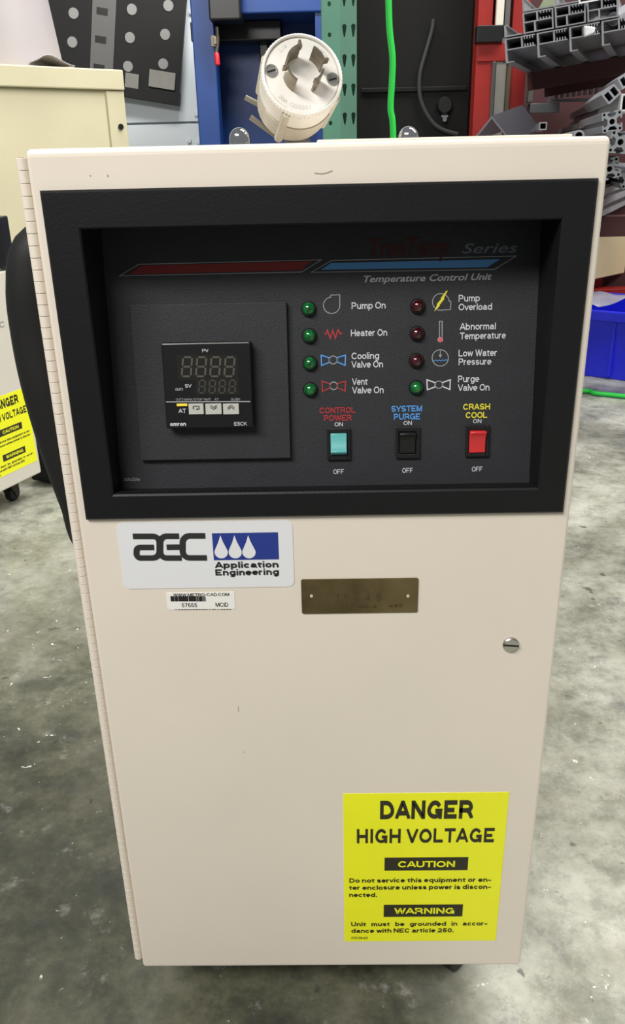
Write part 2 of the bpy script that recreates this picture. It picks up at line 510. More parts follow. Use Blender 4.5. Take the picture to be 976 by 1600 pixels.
def grotesk(m, fr, txt, u0, u1, v, cap, n, mi=0, wt=0.15, gap=0.13, hscale=None):
    """a line of sans lettering fitted from u0 to u1; strokes are stacked a hair apart so none share a plane"""
    h = wt / 2
    x = 0.0; lay = []; prev = None; marks = []; dots = []
    for ch in txt:
        if ch == ' ': x += 0.30; prev = None; continue
        W_, st = GROT[ch]
        if prev is not None: x += gap - SIDE.get(prev, 0) - SIDE.get(ch, 0)
        elif lay: x += gap
        lay.append((x, W_, st))
        if ch in '-./': marks.append((x, W_))
        if ch == 'i': dots.append((x, W_))
        x += W_ + wt; prev = ch
    sx = (u1 - u0) / x
    bp = [(-.27, -.27 + h), (0, h), (X_, X_ - h), (1, 1 - h), (1.1, 1.1 - h)]

    def ym(y):
        for (a, b), (c, d) in zip(bp, bp[1:]):
            if y <= c: return b + (y - a) * (d - b) / (c - a)
        return y - h
    q = 0
    for x0, W_, st in lay:
        ys_ = [p[1] for s_ in st for p in s_ if p != 'c']
        ylo, yhi = min(ys_), max(ys_)
        if (x0, W_) in marks: ylo, yhi = -1, 2
        for k_, s_ in enumerate(st):
            cl = s_[-1] == 'c'
            raw = s_[:-1] if cl else s_
            P = [Vector((h + a, ym(b))) for a, b in raw]
            if (x0, W_) in dots and k_ == 1:
                P = [Vector((h, X_ + 0.12)), Vector((h, 1.02))]
            elif (x0, W_) in marks and W_ == 0:
                P = [Vector((h, 0)), Vector((h, wt))]
            elif not cl:
                for e, nx in ((0, 1), (-1, -2)):
                    a, b = raw[e]
                    if b in (0, X_, 1, -.27) or a in (0, W_):
                        d = (P[e] - P[nx]).normalized()
                        k = h / max(0.35, abs(d.y)) if b in (0, X_, 1) and abs(d.y) > 0.3 else h
                        P[e] = P[e] + d * k
            Q = [P[0]]
            for p in P[1:]:
                if (p - Q[-1]).length > 1e-4: Q.append(p)
            t = M(); t.stroke(Fr((0, 0, 0), (1, 0, 0), (0, 1, 0)), [(p.x, p.y) for p in Q], wt, 0, 0, cl)
            q += 1
            zo = n + 1.5e-5 * (q % 12)
            m.add([fr.pt(u0 + (x0 + p[0]) * sx, v + max(ylo, min(yhi, p[1])) * cap, zo) for p in t.v], t.f, mi)


_glyph = {}


def glyphs(txt, bold=0.0, shear=0.0, spacing=1.0):
    key = (txt, bold, shear, spacing)
    if key in _glyph: return _glyph[key]
    cu = bpy.data.curves.new('t', 'FONT')
    cu.body = txt; cu.offset = bold; cu.shear = shear; cu.space_character = spacing
    cu.resolution_u = 3; cu.dimensions = '2D'; cu.fill_mode = 'FRONT'
    ob = bpy.data.objects.new('t', cu)
    COL.objects.link(ob)
    bpy.context.view_layer.update()
    me = bpy.data.meshes.new_from_object(ob.evaluated_get(bpy.context.evaluated_depsgraph_get()))
    vs = [(v.co.x, v.co.y) for v in me.vertices]
    fs = [tuple(p.vertices) for p in me.polygons]
    bpy.data.objects.remove(ob); bpy.data.curves.remove(cu); bpy.data.meshes.remove(me)
    x0 = min(v[0] for v in vs); x1 = max(v[0] for v in vs)
    vs = [(x - x0, y) for x, y in vs]
    _glyph[key] = (vs, fs, x1 - x0)
    return _glyph[key]


_h = glyphs('H')
CAPH = max(v[1] for v in _h[0])


def text(m, fr, txt, u0, u1, v, cap, n, mi=0, bold=0.0, shear=0.0, spacing=1.0):
    """one line of lettering from u0 to u1 on the baseline v, capitals cap tall"""
    vs, fs, wd = glyphs(txt, bold, shear, spacing)
    sx = (u1 - u0) / wd; sy = cap / CAPH
    m.add([fr.pt(u0 + x * sx, v + y * sy, n) for x, y in vs], fs, mi)


def arc(c, r, a0, a1, k=24, ry=None):
    ry = r if ry is None else ry
    return [(c[0] + r * math.cos(math.radians(a0 + (a1 - a0) * i / k)), c[1] + ry * math.sin(math.radians(a0 + (a1 - a0) * i / k)))
            for i in range(k + 1)]


def rrect(u0, v0, u1, v1, r, k=6):
    return (arc((u1 - r, v1 - r), r, 0, 90, k) + arc((u0 + r, v1 - r), r, 90, 180, k)
            + arc((u0 + r, v0 + r), r, 180, 270, k) + arc((u1 - r, v0 + r), r, 270, 360, k))


def rect(u0, v0, u1, v1):
    return [(u0, v0), (u1, v0), (u1, v1), (u0, v1)]


def profile_bar(name, loops, start, axis, length, mats, parent=None, up=(0, 0, 1), smooth=0, basis=None):
    """an extruded section (outer loop and holes, in metres) whose near end face sits at start"""
    cu = bpy.data.curves.new('p', 'CURVE')
    cu.dimensions = '2D'; cu.fill_mode = 'BOTH'; cu.extrude = length / 2
    for lp in loops:
        sp = cu.splines.new('POLY'); sp.points.add(len(lp) - 1)
        for i, (x, y) in enumerate(lp): sp.points[i].co = (x, y, 0, 1)
        sp.use_cyclic_u = True
    ob = bpy.data.objects.new('p', cu)
    COL.objects.link(ob)
    bpy.context.view_layer.update()
    me = bpy.data.meshes.new_from_object(ob.evaluated_get(bpy.context.evaluated_depsgraph_get()))
    bpy.data.objects.remove(ob); bpy.data.curves.remove(cu)
    ax = V3(axis).normalized()
    e1 = ax.cross(V3(up)).normalized(); e2 = e1.cross(ax)
    if basis: e1, e2 = basis
    m = M()
    vs = [V3(start) + e1 * v.co.x + e2 * v.co.y + ax * (v.co.z + length / 2) for v in me.vertices]
    m.add(vs, [tuple(p.vertices) for p in me.polygons])
    bpy.data.meshes.remove(me)
    return m.build(name, mats, parent, smooth=smooth)


# ================================================================== the setting
m = M(); m.box((0, 2.0, -0.02), (9, 8, 0.04))
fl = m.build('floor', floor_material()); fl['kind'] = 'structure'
WY = 3.3
m = M()
zs_ = atY(230, 193, WY).z
x_a, x_b = -2.6, 3.2
for z0, z1 in ((0, zs_ - 0.004), (zs_ + 0.004, zs_ + 0.95), (zs_ + 0.958, 2.4)):
    m.box(((x_a + x_b) / 2, WY + 0.03, (z0 + z1) / 2), (x_b - x_a, 0.06, z1 - z0))
m.box(((x_a + x_b) / 2, WY + 0.055, 1.2), (x_b - x_a, 0.05, 2.4))
for px, py in ((307, 178), (296, 220), (311, 222), (300, 20)):
    p = atY(px, py, WY)
    m.cyl(p, p + V3((0, -0.012, 0)), 0.009, 12)
wb = m.build('wall_back', WALLP, bevel=0.002); wb['kind'] = 'structure'

# ================================================================== the temperature control unit
W2 = 0.1525
ZB, ZT = 0.055, 0.6642
DT = 0.056                                        # the door is a folded sheet as deep as its control recess
U = root('temperature_control_unit', (0, 0.2, 0),
         'cream temperature control unit with black control panel in the foreground', 'machine')
DF = Fr((0, 0, 0), (1, 0, 0), (0, 0, 1))          # the door front


def DP(px, py, n=0.0): return DF.hit(px, py, n)


m = M(); m.box((0, 0.25, (0.068 + 0.659) / 2), (0.292, 0.386, 0.659 - 0.068))
body = m.build('cabinet_body', CREAM, U, bevel=0.003)
OX0, OX1, OZ0, OZ1 = -0.1271, 0.1297, 0.4708, 0.6238      # opening of the bezel

# door: a sheet with a cut-out, folded round the edges
m = M()
ix0, ix1, iz0, iz1 = OX0 - 0.006, OX1 + 0.006, OZ0 - 0.006, OZ1 + 0.006
outer = [(-W2, ZB), (W2, ZB), (W2, ZT), (-W2, ZT)]
inner = [(ix0, iz0), (ix1, iz0), (ix1, iz1), (ix0, iz1)]
vs = [(x, 0, z) for x, z in outer] + [(x, 0, z) for x, z in inner] + [(x, DT, z) for x, z in outer] + [(x, DT, z) for x, z in inner]
fs = []
for i in range(4):
    j = (i + 1) % 4
    fs += [(i, j, 4 + j, 4 + i), (8 + i, 12 + i, 12 + j, 8 + j), (i, 8 + i, 8 + j, j), (4 + i, 4 + j, 12 + j, 12 + i)]
m.add(vs, fs)
door = m.build('front_door', CREAM, U, bevel=0.003, seg=4)

# scuffs on the paint
SCUFF = mat('scuff_grey', (168, 156, 138), 0.7)
for pts, wd in (([(491, 270.5), (502, 271.5), (511, 270), (519, 266.5)], 0.0005), ([(168, 273), (168.6, 276)], 0.0007), ([(372, 1103), (372.5, 1112)], 0.0004),
                ([(381, 1174), (381.6, 1176)], 0.0006), ([(140, 274), (142, 275)], 0.0006)):
    m = M(); m.stroke(DF, [DP(*p) for p in pts], wd, 0.0002)
    m.build('scuff_mark', SCUFF, door)

# hinge: barrel of knuckles on a pin
m = M()
hz0, hz1 = 0.0595, 0.6602
pitch = 0.00638
nk = int((hz1 - hz0) / pitch)
hx, hy, hr = -0.1563, 0.006, 0.0033
for i in range(nk):
    z1 = hz1 - i * pitch
    m.lathe((hx, hy, z1 - pitch + 0.00015), (0, 0, 1), [(0, hr * 0.97), (0.0002, hr), (pitch - 0.0005, hr), (pitch - 0.0003, hr * 0.97)], 18)
hinge = m.build('piano_hinge', CREAM, U, smooth=20)
m = M(); m.cyl((hx, hy, hz0), (hx, hy, hz1), hr * 0.62, 12)
m.build('hinge_pin', mat('rusty_pin', (96, 82, 66), 0.6, 0.4, 0.3, 90), hinge)
m = M(); m.box((-0.1492, 0.058, (hz0 + hz1) / 2), (0.0065, 0.004, hz1 - hz0)); m.box((-0.1545, 0.03, (hz0 + hz1) / 2), (0.0015, 0.05, hz1 - hz0))
m.build('hinge_leaf', CREAM, hinge)

# control panel plane: leans back towards its top
pz0, py0, pz1, py1 = 0.4652, 0.0160, 0.6250, 0.0402
PF = Fr((0, py0, pz0), (1, 0, 0), (0, py1 - py0, pz1 - pz0))
PH = V3((0, py1 - py0, pz1 - pz0)).length


def PP(px, py, n=0.0): return PF.hit(px, py, n)


# bezel
m = M()
bx0, bx1, bz0, bz1 = -0.14665, 0.14737, 0.45356, 0.64396
loops = []


def rect_loop(x0, x1, z0, z1, y): return [(x0, y, z0), (x1, y, z0), (x1, y, z1), (x0, y, z1)]


loops.append(rect_loop(bx0, bx1, bz0, bz1, 0.0005))
loops.append(rect_loop(bx0, bx1, bz0, bz1, -0.0022))
loops.append(rect_loop(bx0 + 0.0012, bx1 - 0.0012, bz0 + 0.0012, bz1 - 0.0012, -0.0034))
loops.append(rect_loop(OX0 - 0.0012, OX1 + 0.0012, OZ0 - 0.0016, OZ1 + 0.0012, -0.0034))
loops.append(rect_loop(OX0 - 0.0003, OX1 + 0.0003, OZ0 - 0.0005, OZ1 + 0.0003, -0.0026))
loops.append(rect_loop(OX0, OX1, OZ0, OZ1, -0.0008))
yb = lambda z: py0 + (z - pz0) * (py1 - py0) / (pz1 - pz0) + 0.004
loops.append([(OX0, yb(0.4654), 0.4654), (OX1, yb(0.4654), 0.4654), (OX1, yb(0.6246), 0.6246), (OX0, yb(0.6246), 0.6246)])
vs = [p for lp in loops for p in lp]
fs = []
for k in range(len(loops) - 1):
    for i in range(4):
        j = (i + 1) % 4
        fs.append((4 * k + i, 4 * k + j, 4 * k + 4 + j, 4 * k + 4 + i))
m.add(vs, fs)
m.build('panel_bezel', BEZ, U, smooth=35)

# panel sheet
m = M(); m.prism(PF, rect(OX0 - 0.002, 0.0, OX1 + 0.002, PH), -0.0015, 0.0)
panel = m.build('control_panel', PANEL, U)
TN = 0.00025


def ptext(name, lines, mt, parent=panel, pf=PP, fr=PF, n=TN, nb=0.0, bold=0.0, shear=0.0, wt=0.15):
    """lines: (words, x from, x to, baseline y, capital height) as measured on the photograph"""
    m = M()
    for tx, x0, x1, yb_, cap in lines:
        a = pf(x0, yb_, nb); b = pf(x1, yb_, nb); c = pf(x0, yb_ - cap, nb)
        if shear: text(m, fr, tx, a[0], b[0], (a[1] + b[1]) / 2, c[1] - a[1], n + nb, 0, bold, shear)
        else: grotesk(m, fr, tx, a[0], b[0], (a[1] + b[1]) / 2, c[1] - a[1], n + nb, 0, wt)
    return m.build(name, mt, parent)


WB = 0.018
for lines in ([('Pump On', 549, 602, 482.5, 10.5)], [('Heater On', 548, 604.5, 525, 10.5)],
              [('Cooling', 549, 592, 561, 10.5), ('Valve On', 549, 598, 574.3, 10.5)],
              [('Vent', 550, 574, 601.3, 10.5), ('Valve On', 550, 599, 614.5, 10.5)],
              [('Pump', 716, 749, 471, 10.5), ('Overload', 716, 768, 484.5, 10.5)],
              [('Abnormal', 718, 774, 515, 10.5), ('Temperature', 718, 789.5, 529.5, 10.5)],
              [('Low Water', 716, 776, 556.5, 10.5), ('Pressure', 716, 767, 570, 10.5)],
              [('Purge', 715, 748, 597, 10.5), ('Valve On', 715, 764, 610.5, 10.5)]):
    ptext('indicator_legend', lines, INKW, wt=0.16)
for lines, mt in (([('CONTROL', 499, 555, 645.5, 9.4), ('POWER', 506, 549, 657.5, 9.4)], INKR),
                  ([('SYSTEM', 611, 659, 643, 9.4), ('PURGE', 615, 656, 655.5, 9.4)], INKB),
                  ([('CRASH', 723, 765, 640, 9.4), ('COOL', 727, 760.5, 653, 9.4)], INKY)):
    ptext('switch_legend', lines, mt, wt=0.19)
for xc, y0, y1 in ((529, 666, 740.5), (636.5, 664, 738.5), (745, 661, 736.5)):
    ptext('on_off_legend', [('ON', xc - 6.5, xc + 6.5, y0, 6.4)], INKW, wt=0.15)
    ptext('on_off_legend', [('OFF', xc - 8.5, xc + 8, y1, 7.5)], INKW, wt=0.15)
ptext('series_title', [('Series', 721, 808, 395, 15)], INKD, bold=0.012, shear=0.28)
ptext('unit_title', [('Temperature Control Unit', 568, 768, 439, 10)], INKG, bold=0.02, shear=0.28)
ptext('series_title', [('TrueTemp', 577, 702, 399, 27)], mat('deep_red_ink', (62, 12, 14), 0.7), bold=0.03, shear=0.2)
ptext('part_number', [('A0542584', 193.5, 219, 751.5, 5)], INKG, bold=0.02)

# the two slanted stripes
for nm, mt, fill, ol in (('red_stripe', INKDR, [(200, 429), (221, 415), (487, 408), (470, 422)], [(187, 431), (217, 413), (502, 406), (471, 425)]),
                         ('blue_stripe', INKBB, [(501, 421.5), (517, 411), (781, 405), (761, 417.5)], [(486, 425.5), (518, 407), (806, 400), (772, 421)])):
    m = M()
    m.flat(PF, [PP(*p) for p in fill], TN, 0)
    m.stroke(PF, [PP(*p) for p in ol], 0.00045, TN, 1, True)
    m.build(nm, [mt, INKG], panel)


# symbols beside the lamps
def sym(name, mats, draw):
    m = M(); draw(m); return m.build(name, mats, panel)


def pol(m, pts, ox, oy, sc, wd=0.0005, mi=0, closed=False):
    m.stroke(PF, [PP(ox + x / sc, oy + y / sc) for x, y in pts], wd, TN, mi, closed)


def circ(cx, cy, r, a0=0, a1=360, k=30):
    return [(cx + r * math.cos(math.radians(a0 + (a1 - a0) * i / k)), cy + r * math.sin(math.radians(a0 + (a1 - a0) * i / k))) for i in range(k + 1)]


O3 = (460, 450, 6.1); O4 = (630, 450, 5.741)
sym('pump_symbol', INKG, lambda m: pol(m, circ(353, 165, 78, 0, 263) + [(344, 68), (430, 64)], *O3, closed=True))
sym('heater_symbol', INKR, lambda m: pol(m, [(283, 440), (302, 436), (312, 404), (341, 478), (364, 404), (390, 478), (414, 400), (434, 436), (455, 437)], *O3, wd=0.0008))


def valve(mc, ox, oy, sc, x0, x1, y0, y1, cx, cy, r):
    def d(m):
        pol(m, [(x0, y0), (cx - r, cy - r * .55), (cx - r, cy + r * .6), (x0 + 4, y1)], ox, oy, sc, 0.0007, 0, True)
        pol(m, [(x1, y0), (cx + r, cy - r * .6), (cx + r, cy + r * .5), (x1 - 4, y1 - 2)], ox, oy, sc, 0.0007, 0, True)
        pol(m, circ(cx, cy, r)[:-1], ox, oy, sc, 0.00055, 1, True)
    return sym('valve_symbol', [mc, INKG], d)


valve(INKB, *O3, 253, 485, 640, 738, 368, 686, 38)
valve(INKR, *O3, 262, 485, 888, 984, 372, 932, 36)
valve(INKW, *O4, 210, 420, 823, 912, 317, 867, 33)


def overload(m):
    pol(m, circ(335, 125, 75, -18, -265) + [(421, 193), (424, 121), (408, 116)], *O4, closed=True)
    bolt = [(398, 22), (362, 92), (368, 96), (322, 155), (326, 160), (275, 212), (301, 152), (296, 148), (337, 98), (333, 92), (380, 28)]
    m.flat(PF, [PP(630 + x / 5.741, 450 + y / 5.741) for x, y in bolt], TN * 1.6, 1)


sym('pump_overload_symbol', [INKG, INKY], overload)


def thermo(m):
    pol(m, [(322, 440), (322, 298), (348, 298), (348, 440)], *O4, wd=0.00045)
    for k in range(9): pol(m, [(335, 310 + 14 * k), (346, 310 + 14 * k)], *O4, wd=0.0003)
    m.flat(PF, [PP(630 + x / 5.741, 450 + y / 5.741) for x, y in circ(330, 463, 25)[:-1]], TN, 0)
    m.flat(PF, [PP(630 + x / 5.741, 450 + y / 5.741) for x, y in circ(330, 463, 19)[:-1]], TN * 1.6, 1)


sym('thermometer_symbol', [INKG, mat('coral_ink', (226, 80, 86), 0.6)], thermo)


def water(m):
    pol(m, circ(330, 627, 73)[:-1], *O4, wd=0.0005, closed=True)
    pol(m, [(330, 560), (330, 600)], *O4, wd=0.0004)
    m.flat(PF, [PP(630 + x / 5.741, 450 + y / 5.741) for x, y in ((314, 597), (346, 597), (330, 627))], TN, 0)
    pol(m, [(262, 650), (275, 655), (290, 645), (305, 655), (320, 645), (335, 655), (350, 643), (365, 653), (380, 642), (398, 650)], *O4, wd=0.0004, mi=1)


sym('water_pressure_symbol', [INKG, INKB], water)

# pilot lamps
NV = PF.n
for px, py, g in ((482, 481, 1), (483, 523, 1), (484, 566, 1), (484.5, 607, 1), (652, 477, 0), (651, 519.5, 0), (650, 562, 0), (650, 604, 1)):
    u, v = PP(px, py + 1.5)
    c = PF.pt(u, v)
    m = M(); m.lathe(c, NV, [(0, 0.0046), (0.0012, 0.0046), (0.0018, 0.0042), (0.0018, 0.0036)], 28)
    rg = m.build('pilot_lamp', BLACK, U, smooth=40)
    rg['label'] = 'round pilot lamp with %s lens' % ('green' if g else 'dark red')
    m = M()
    R = 0.0038
    m.lathe(c, NV, [(0.0012, R)] + [(0.0018 + 0.0032 * math.sin(a), R * math.cos(a)) for a in [i * math.pi / 2 / 7 for i in range(7)]] + [(0.005, 0.0002)], 28)
    m.build('lens', LENSG if g else LENSR, rg, smooth=60)

# rocker switches
for (x0, x1, y0, y1), (a0, a1, b0, b1), mt, on, nm in (((511, 547, 669, 719), (515.5, 542.5, 676.5, 711), TEAL, 0, 'teal'),
                                                   ((618, 656, 667, 716.5), (622.5, 650.5, 674.5, 710), BLACK, 1, 'black'),
                                                   ((727, 765, 664.5, 714), (731.5, 760.5, 672, 709), REDR, 1, 'red')):
    ua, va = PP(x0, y1, 0.002); ub, vb = PP(x1, y0, 0.002)
    sa, ta = PP(a0, b1, 0.003); sb, tb = PP(a1, b0, 0.003)
    m = M()
    for r_ in (rect(ua, va, sa, vb), rect(sb, va, ub, vb), rect(sa, va, sb, ta), rect(sa, tb, sb, vb)):
        m.prism(PF, r_, 0, 0.0022)
    m.prism(PF, rect(ua, va, ub, vb), 0, 0.0006)
    fr_ = m.build('rocker_switch', BLACK, U, bevel=0.0003)
    fr_['label'] = nm + ' rocker switch in a black frame'
    m = M()
    h = tb - ta
    kv = 0.42 if on else 0.36
    if on:   # upper part slopes away, lower part pushed in
        side = [(0.0004, ta + 0.0003), (0.0022, ta + 0.0003), (0.0030, ta + h * 0.62), (0.0058, tb - 0.0012), (0.0050, tb - 0.0003), (0.0004, tb - 0.0003)]
    else:
        side = [(0.0004, ta + 0.0003), (0.0040, ta + 0.0003), (0.0058, ta + 0.0022), (0.0032, ta + h * 0.40), (0.0022, tb - 0.0003), (0.0004, tb - 0.0003)]
    k = len(side)
    vs = [PF.pt(sa + 0.0004, v, n) for n, v in side] + [PF.pt(sb - 0.0004, v, n) for n, v in side]
    fs = [tuple(range(k)), tuple(range(k, 2 * k))[::-1]] + [(i, k + i, k + (i + 1) % k, (i + 1) % k) for i in range(k)]
    m.add(vs, fs)
    m.build('rocker', mt, fr_, bevel=0.0005, smooth=35)

# raised sub-plate and the process controller on it
pl = [PP(*p, 0.004) for p in ((219.5, 719), (455, 716.5), (446, 472.5), (202, 475.5))]
pu0, pv0, pu1, pv1 = (pl[0][0] + pl[3][0]) / 2, (pl[0][1] + pl[1][1]) / 2, (pl[1][0] + pl[2][0]) / 2, (pl[2][1] + pl[3][1]) / 2
m = M(); m.prism(PF, rect(pu0, pv0, pu1, pv1), 0.0004, 0.004)
m.build('mounting_plate', PANEL, U, bevel=0.0004)
CN = 0.0125


def CP(px, py, n=0.0): return PF.hit(px, py, CN + n)


cp = [CP(*p) for p in ((259, 669), (394, 668.5), (393, 534), (252, 536))]
cu0, cv0, cu1, cv1 = (cp[0][0] + cp[3][0]) / 2, (cp[0][1] + cp[1][1]) / 2, (cp[1][0] + cp[2][0]) / 2, (cp[2][1] + cp[3][1]) / 2
m = M(); m.prism(PF, rect(cu0, cv0, cu1, cv1), 0.004, CN)
ctl = m.build('temperature_controller', FACE, U, bevel=0.0009)
ctl['label'] = 'square black digital controller with three grey keys'


def K(x, y): return CP(240 + x / 5.422, 520 + y / 5.422)


def ktext(name, lines, mt, wt=0.14):
    return ptext(name, [(t, 240 + x0 / 5.422, 240 + x1 / 5.422, 520 + y / 5.422, c / 5.422) for t, x0, x1, y, c in lines], mt, ctl, CP, PF, CN + TN, 0, wt=wt)


m = M(); m.flat(PF, [K(195, 186), K(715, 186), K(722, 525), K(355, 525), K(355, 400), K(205, 400)][::-1], CN + 0.0001)
m.build('display_window', WINDOW, ctl)


def digit(m, x, y0, w_, h_, t, sl):
    def q(a, b): return K(x + a + sl * (1 - b / h_), y0 + b)
    g = t * 0.6
    for (a0, b0, a1, b1) in ((g, 0, w_ - g, 0), (g, h_ / 2, w_ - g, h_ / 2), (g, h_, w_ - g, h_), (0, g, 0, h_ / 2 - g), (w_, g, w_, h_ / 2 - g),
                             (0, h_ / 2 + g, 0, h_ - g), (w_, h_ / 2 + g, w_, h_ - g)):
        A, B = q(a0, b0), q(a1, b1)
        m.stroke(PF, [A, B], t / 5.422 * 0.00038, CN + TN)


for x in (238, 358, 478, 598):
    m = M(); digit(m, x, 206, 76, 162, 15, 12); m.build('display_digit', SEG, ctl)
for x in (382, 468, 552, 637):
    m = M(); digit(m, x, 402, 50, 106, 11, 7); m.build('display_digit', mat('dim_segment', (62, 61, 55), 0.5) if 'DIMSEG' not in globals() else DIMSEG, ctl)
ktext('display_legend', [('PV', 412, 465, 164, 28)], INKW)
ktext('display_legend', [('SV', 266, 321, 464, 30)], INKW)
ktext('display_legend', [('OUT1', 185, 248, 490, 22)], INKW)
ktext('display_legend', [('OUT2', 190, 252, 574, 20), ('MANU', 262, 336, 574, 20), ('STOP', 343, 413, 574, 20), ('RMT', 425, 487, 574, 20),
                         ('AT', 515, 553, 573, 20), ('SUB1', 655, 731, 573, 20)], INKG)
m = M(); m.stroke(PF, [K(105, 585), K(818, 582)], 0.0004, CN + TN); m.build('face_rule', INKW, ctl)
for ax_, by_ in ((218, 448), (222, 537), (303, 537), (380, 537), (463, 537), (537, 535), (692, 535)):
    m = M(); m.flat(PF, [K(ax_ - 13, by_ + 8), K(ax_ + 13, by_ + 8), K(ax_ + 13, by_ - 8), K(ax_ - 13, by_ - 8)], CN + TN); m.build('status_window', WINDOW, ctl)
m = M(); A, B = K(197, 622), K(286, 598); m.prism(PF, rect(A[0], A[1], B[0], B[1]), CN, CN + 0.0008); m.build('key', YEL, ctl, bevel=0.0002)
ktext('brand_mark', [('AT', 212, 276, 678, 35)], INKW, 0.15)
ktext('brand_mark', [('omron', 140, 276, 788, 33)], INKW, 0.24)
ktext('brand_mark', [('E5CK', 683, 791, 785, 31)], INKW, 0.15)
for x0, x1, kind in ((300, 422, 0), (441, 574, 1), (590, 721, 2)):
    A, B = K(x0 + 1, 690), K(x1, 597)
    m = M(); m.prism(PF, rect(A[0], A[1], B[0], B[1]), CN, CN + 0.001)
    kb = m.build('key', BTN, ctl, bevel=0.0002)
    m = M(); cx_ = (x0 + x1) / 2
    st = lambda pts, cl=False: m.stroke(PF, [K(*p) for p in pts], 0.0004, CN + 0.00125, 0, cl)
    if kind == 0:
        st([(345, 645), (335, 640), (335, 626), (342, 620), (382, 620), (388, 626), (388, 640), (382, 645), (368, 645)])
        m.flat(PF, [K(360, 645), K(374, 634), K(374, 656)], CN + 0.00125)
    elif kind == 1:
        for d in (0, 16): st([(cx_ - 28, 612 + d), (cx_ + 2, 630 + d), (cx_ + 30, 612 + d)])
    else:
        for d in (0, 16): st([(cx_ - 28, 631 + d), (cx_ + 2, 612 + d), (cx_ + 30, 631 + d)])
    m.build('key_symbol', INKK, kb)

# ---- stickers and plates on the door
q = [DP(*p) for p in ((192, 920.5), (459, 915.5), (457, 812), (184, 816.5))]
m = M(); m.prism(DF, rrect((q[0][0] + q[3][0]) / 2, (q[0][1] + q[1][1]) / 2, (q[1][0] + q[2][0]) / 2, (q[2][1] + q[3][1]) / 2, 0.0042), 0.0, 0.0004)
logo = m.build('logo_sticker', STICK, U)


def LG(x, y): return DP(185 + x / 3.486, 805 + y / 3.486)


m = M()
sw = (LG(0, 0)[1] - LG(0, 31)[1])


def corner(cx, cy, rx, ry, a0, a1): return [(cx + rx * math.cos(math.radians(a)), cy + ry * math.sin(math.radians(a))) for a in [a0 + (a1 - a0) * i / 6 for i in range(7)]]


_lk = [0]


def lstroke(pts, wd=sw):
    _lk[0] += 1
    m.stroke(DF, [LG(*p) for p in pts], wd, 0.0006 + 2e-5 * _lk[0])


lstroke([(79, 113)] + corner(188, 147, 36, 34, -90, 0) + corner(186, 197, 38, 34, 0, 90) + corner(120, 205, 21, 26, 90, 180) + corner(122, 190, 22, 17, 180, 270) + [(195, 173)])
lstroke([(331, 112)] + corner(264, 147, 36, 35, 270, 180) + corner(264, 197, 36, 34, 180, 90) + [(345, 231)])
lstroke([(263, 172), (349, 171)])
lstroke([(473, 110)] + corner(388, 147, 38, 37, 270, 180) + corner(388, 193, 38, 37, 180, 90) + [(482, 230)])
m.build('logo_letters', mat('logo_black', (44, 44, 46), 0.5), logo)
m = M()
A = LG(520, 243); B = LG(868, 91)
m.flat(DF, rect(A[0], A[1], B[0], B[1]), 0.0006, 0)
for cx_ in (560, 636, 711):
    c = LG(cx_, 199); r = (LG(cx_ + 36, 199)[0] - c[0]); tip = LG(cx_ - 5, 106)
    pts = [(c[0] + r * math.cos(a), c[1] + r * 1.02 * math.sin(a)) for a in [math.radians(158 + 224 * i / 24) for i in range(25)]]
    q0_, q1_ = pts[-1], pts[0]
    pts += [(q0_[0] * 0.45 + tip[0] * 0.55 - r * 0.08, q0_[1] * 0.45 + tip[1] * 0.55), tip, (q1_[0] * 0.45 + tip[0] * 0.55 + r * 0.08, q1_[1] * 0.45 + tip[1] * 0.55)]
    m.flat(DF, pts, 0.0008, 1)
m.build('logo_emblem', [LOGOB, STICK], logo)
ptext('logo_lettering', [('Application', 185 + 527 / 3.486, 185 + 872 / 3.486, 805 + 284 / 3.486, 34 / 3.486),
                         ('Engineering', 185 + 529 / 3.486, 185 + 874 / 3.486, 805 + 324 / 3.486, 34 / 3.486),
                         ], INKK, logo, DP, DF, 0.0006, 0, wt=0.24)
q = [DP(*p) for p in ((261.5, 953), (367, 950.5), (366, 924), (260.5, 927))]
m = M(); lu0, lv0, lu1, lv1 = (q[0][0] + q[3][0]) / 2, (q[0][1] + q[1][1]) / 2, (q[1][0] + q[2][0]) / 2, (q[2][1] + q[3][1]) / 2
m.prism(DF, rect(lu0, lv0, lu1, lv1), 0, 0.0003)
asset = m.build('barcode_label', LABEL, U)
m = M()
x = 267.0
while x < 322:
    wd = random.choice((0.9, 1.3, 1.9, 2.4)); 
    a = DP(x, 939); b = DP(x + wd, 931)
    m.flat(DF, rect(a[0], a[1] + 0.0000, b[0], b[1]), 0.0005)
    x += wd + random.choice((0.7, 0.9, 1.4))
m.build('barcode', INKK, asset)
ptext('label_lettering', [('WWW.METRO-CAD.COM', 271, 358, 930.8, 4.6), ('57555', 284, 308, 948, 6), ('MCID', 337, 356.5, 947.2, 6.2)], INKK, asset, DP, DF, 0.0005, 0, wt=0.15)
m = M()
for i in range(20):
    xx = 274 + i * 4.4
    a = DP(xx, 952.3 - i * 0.02); b = DP(xx + random.choice((2, 3, 3.4)), 951.2)
    m.flat(DF, rect(a[0], a[1], b[0], a[1] + 0.0004), 0.0005)
m.build('cut_lettering', INKK, asset)

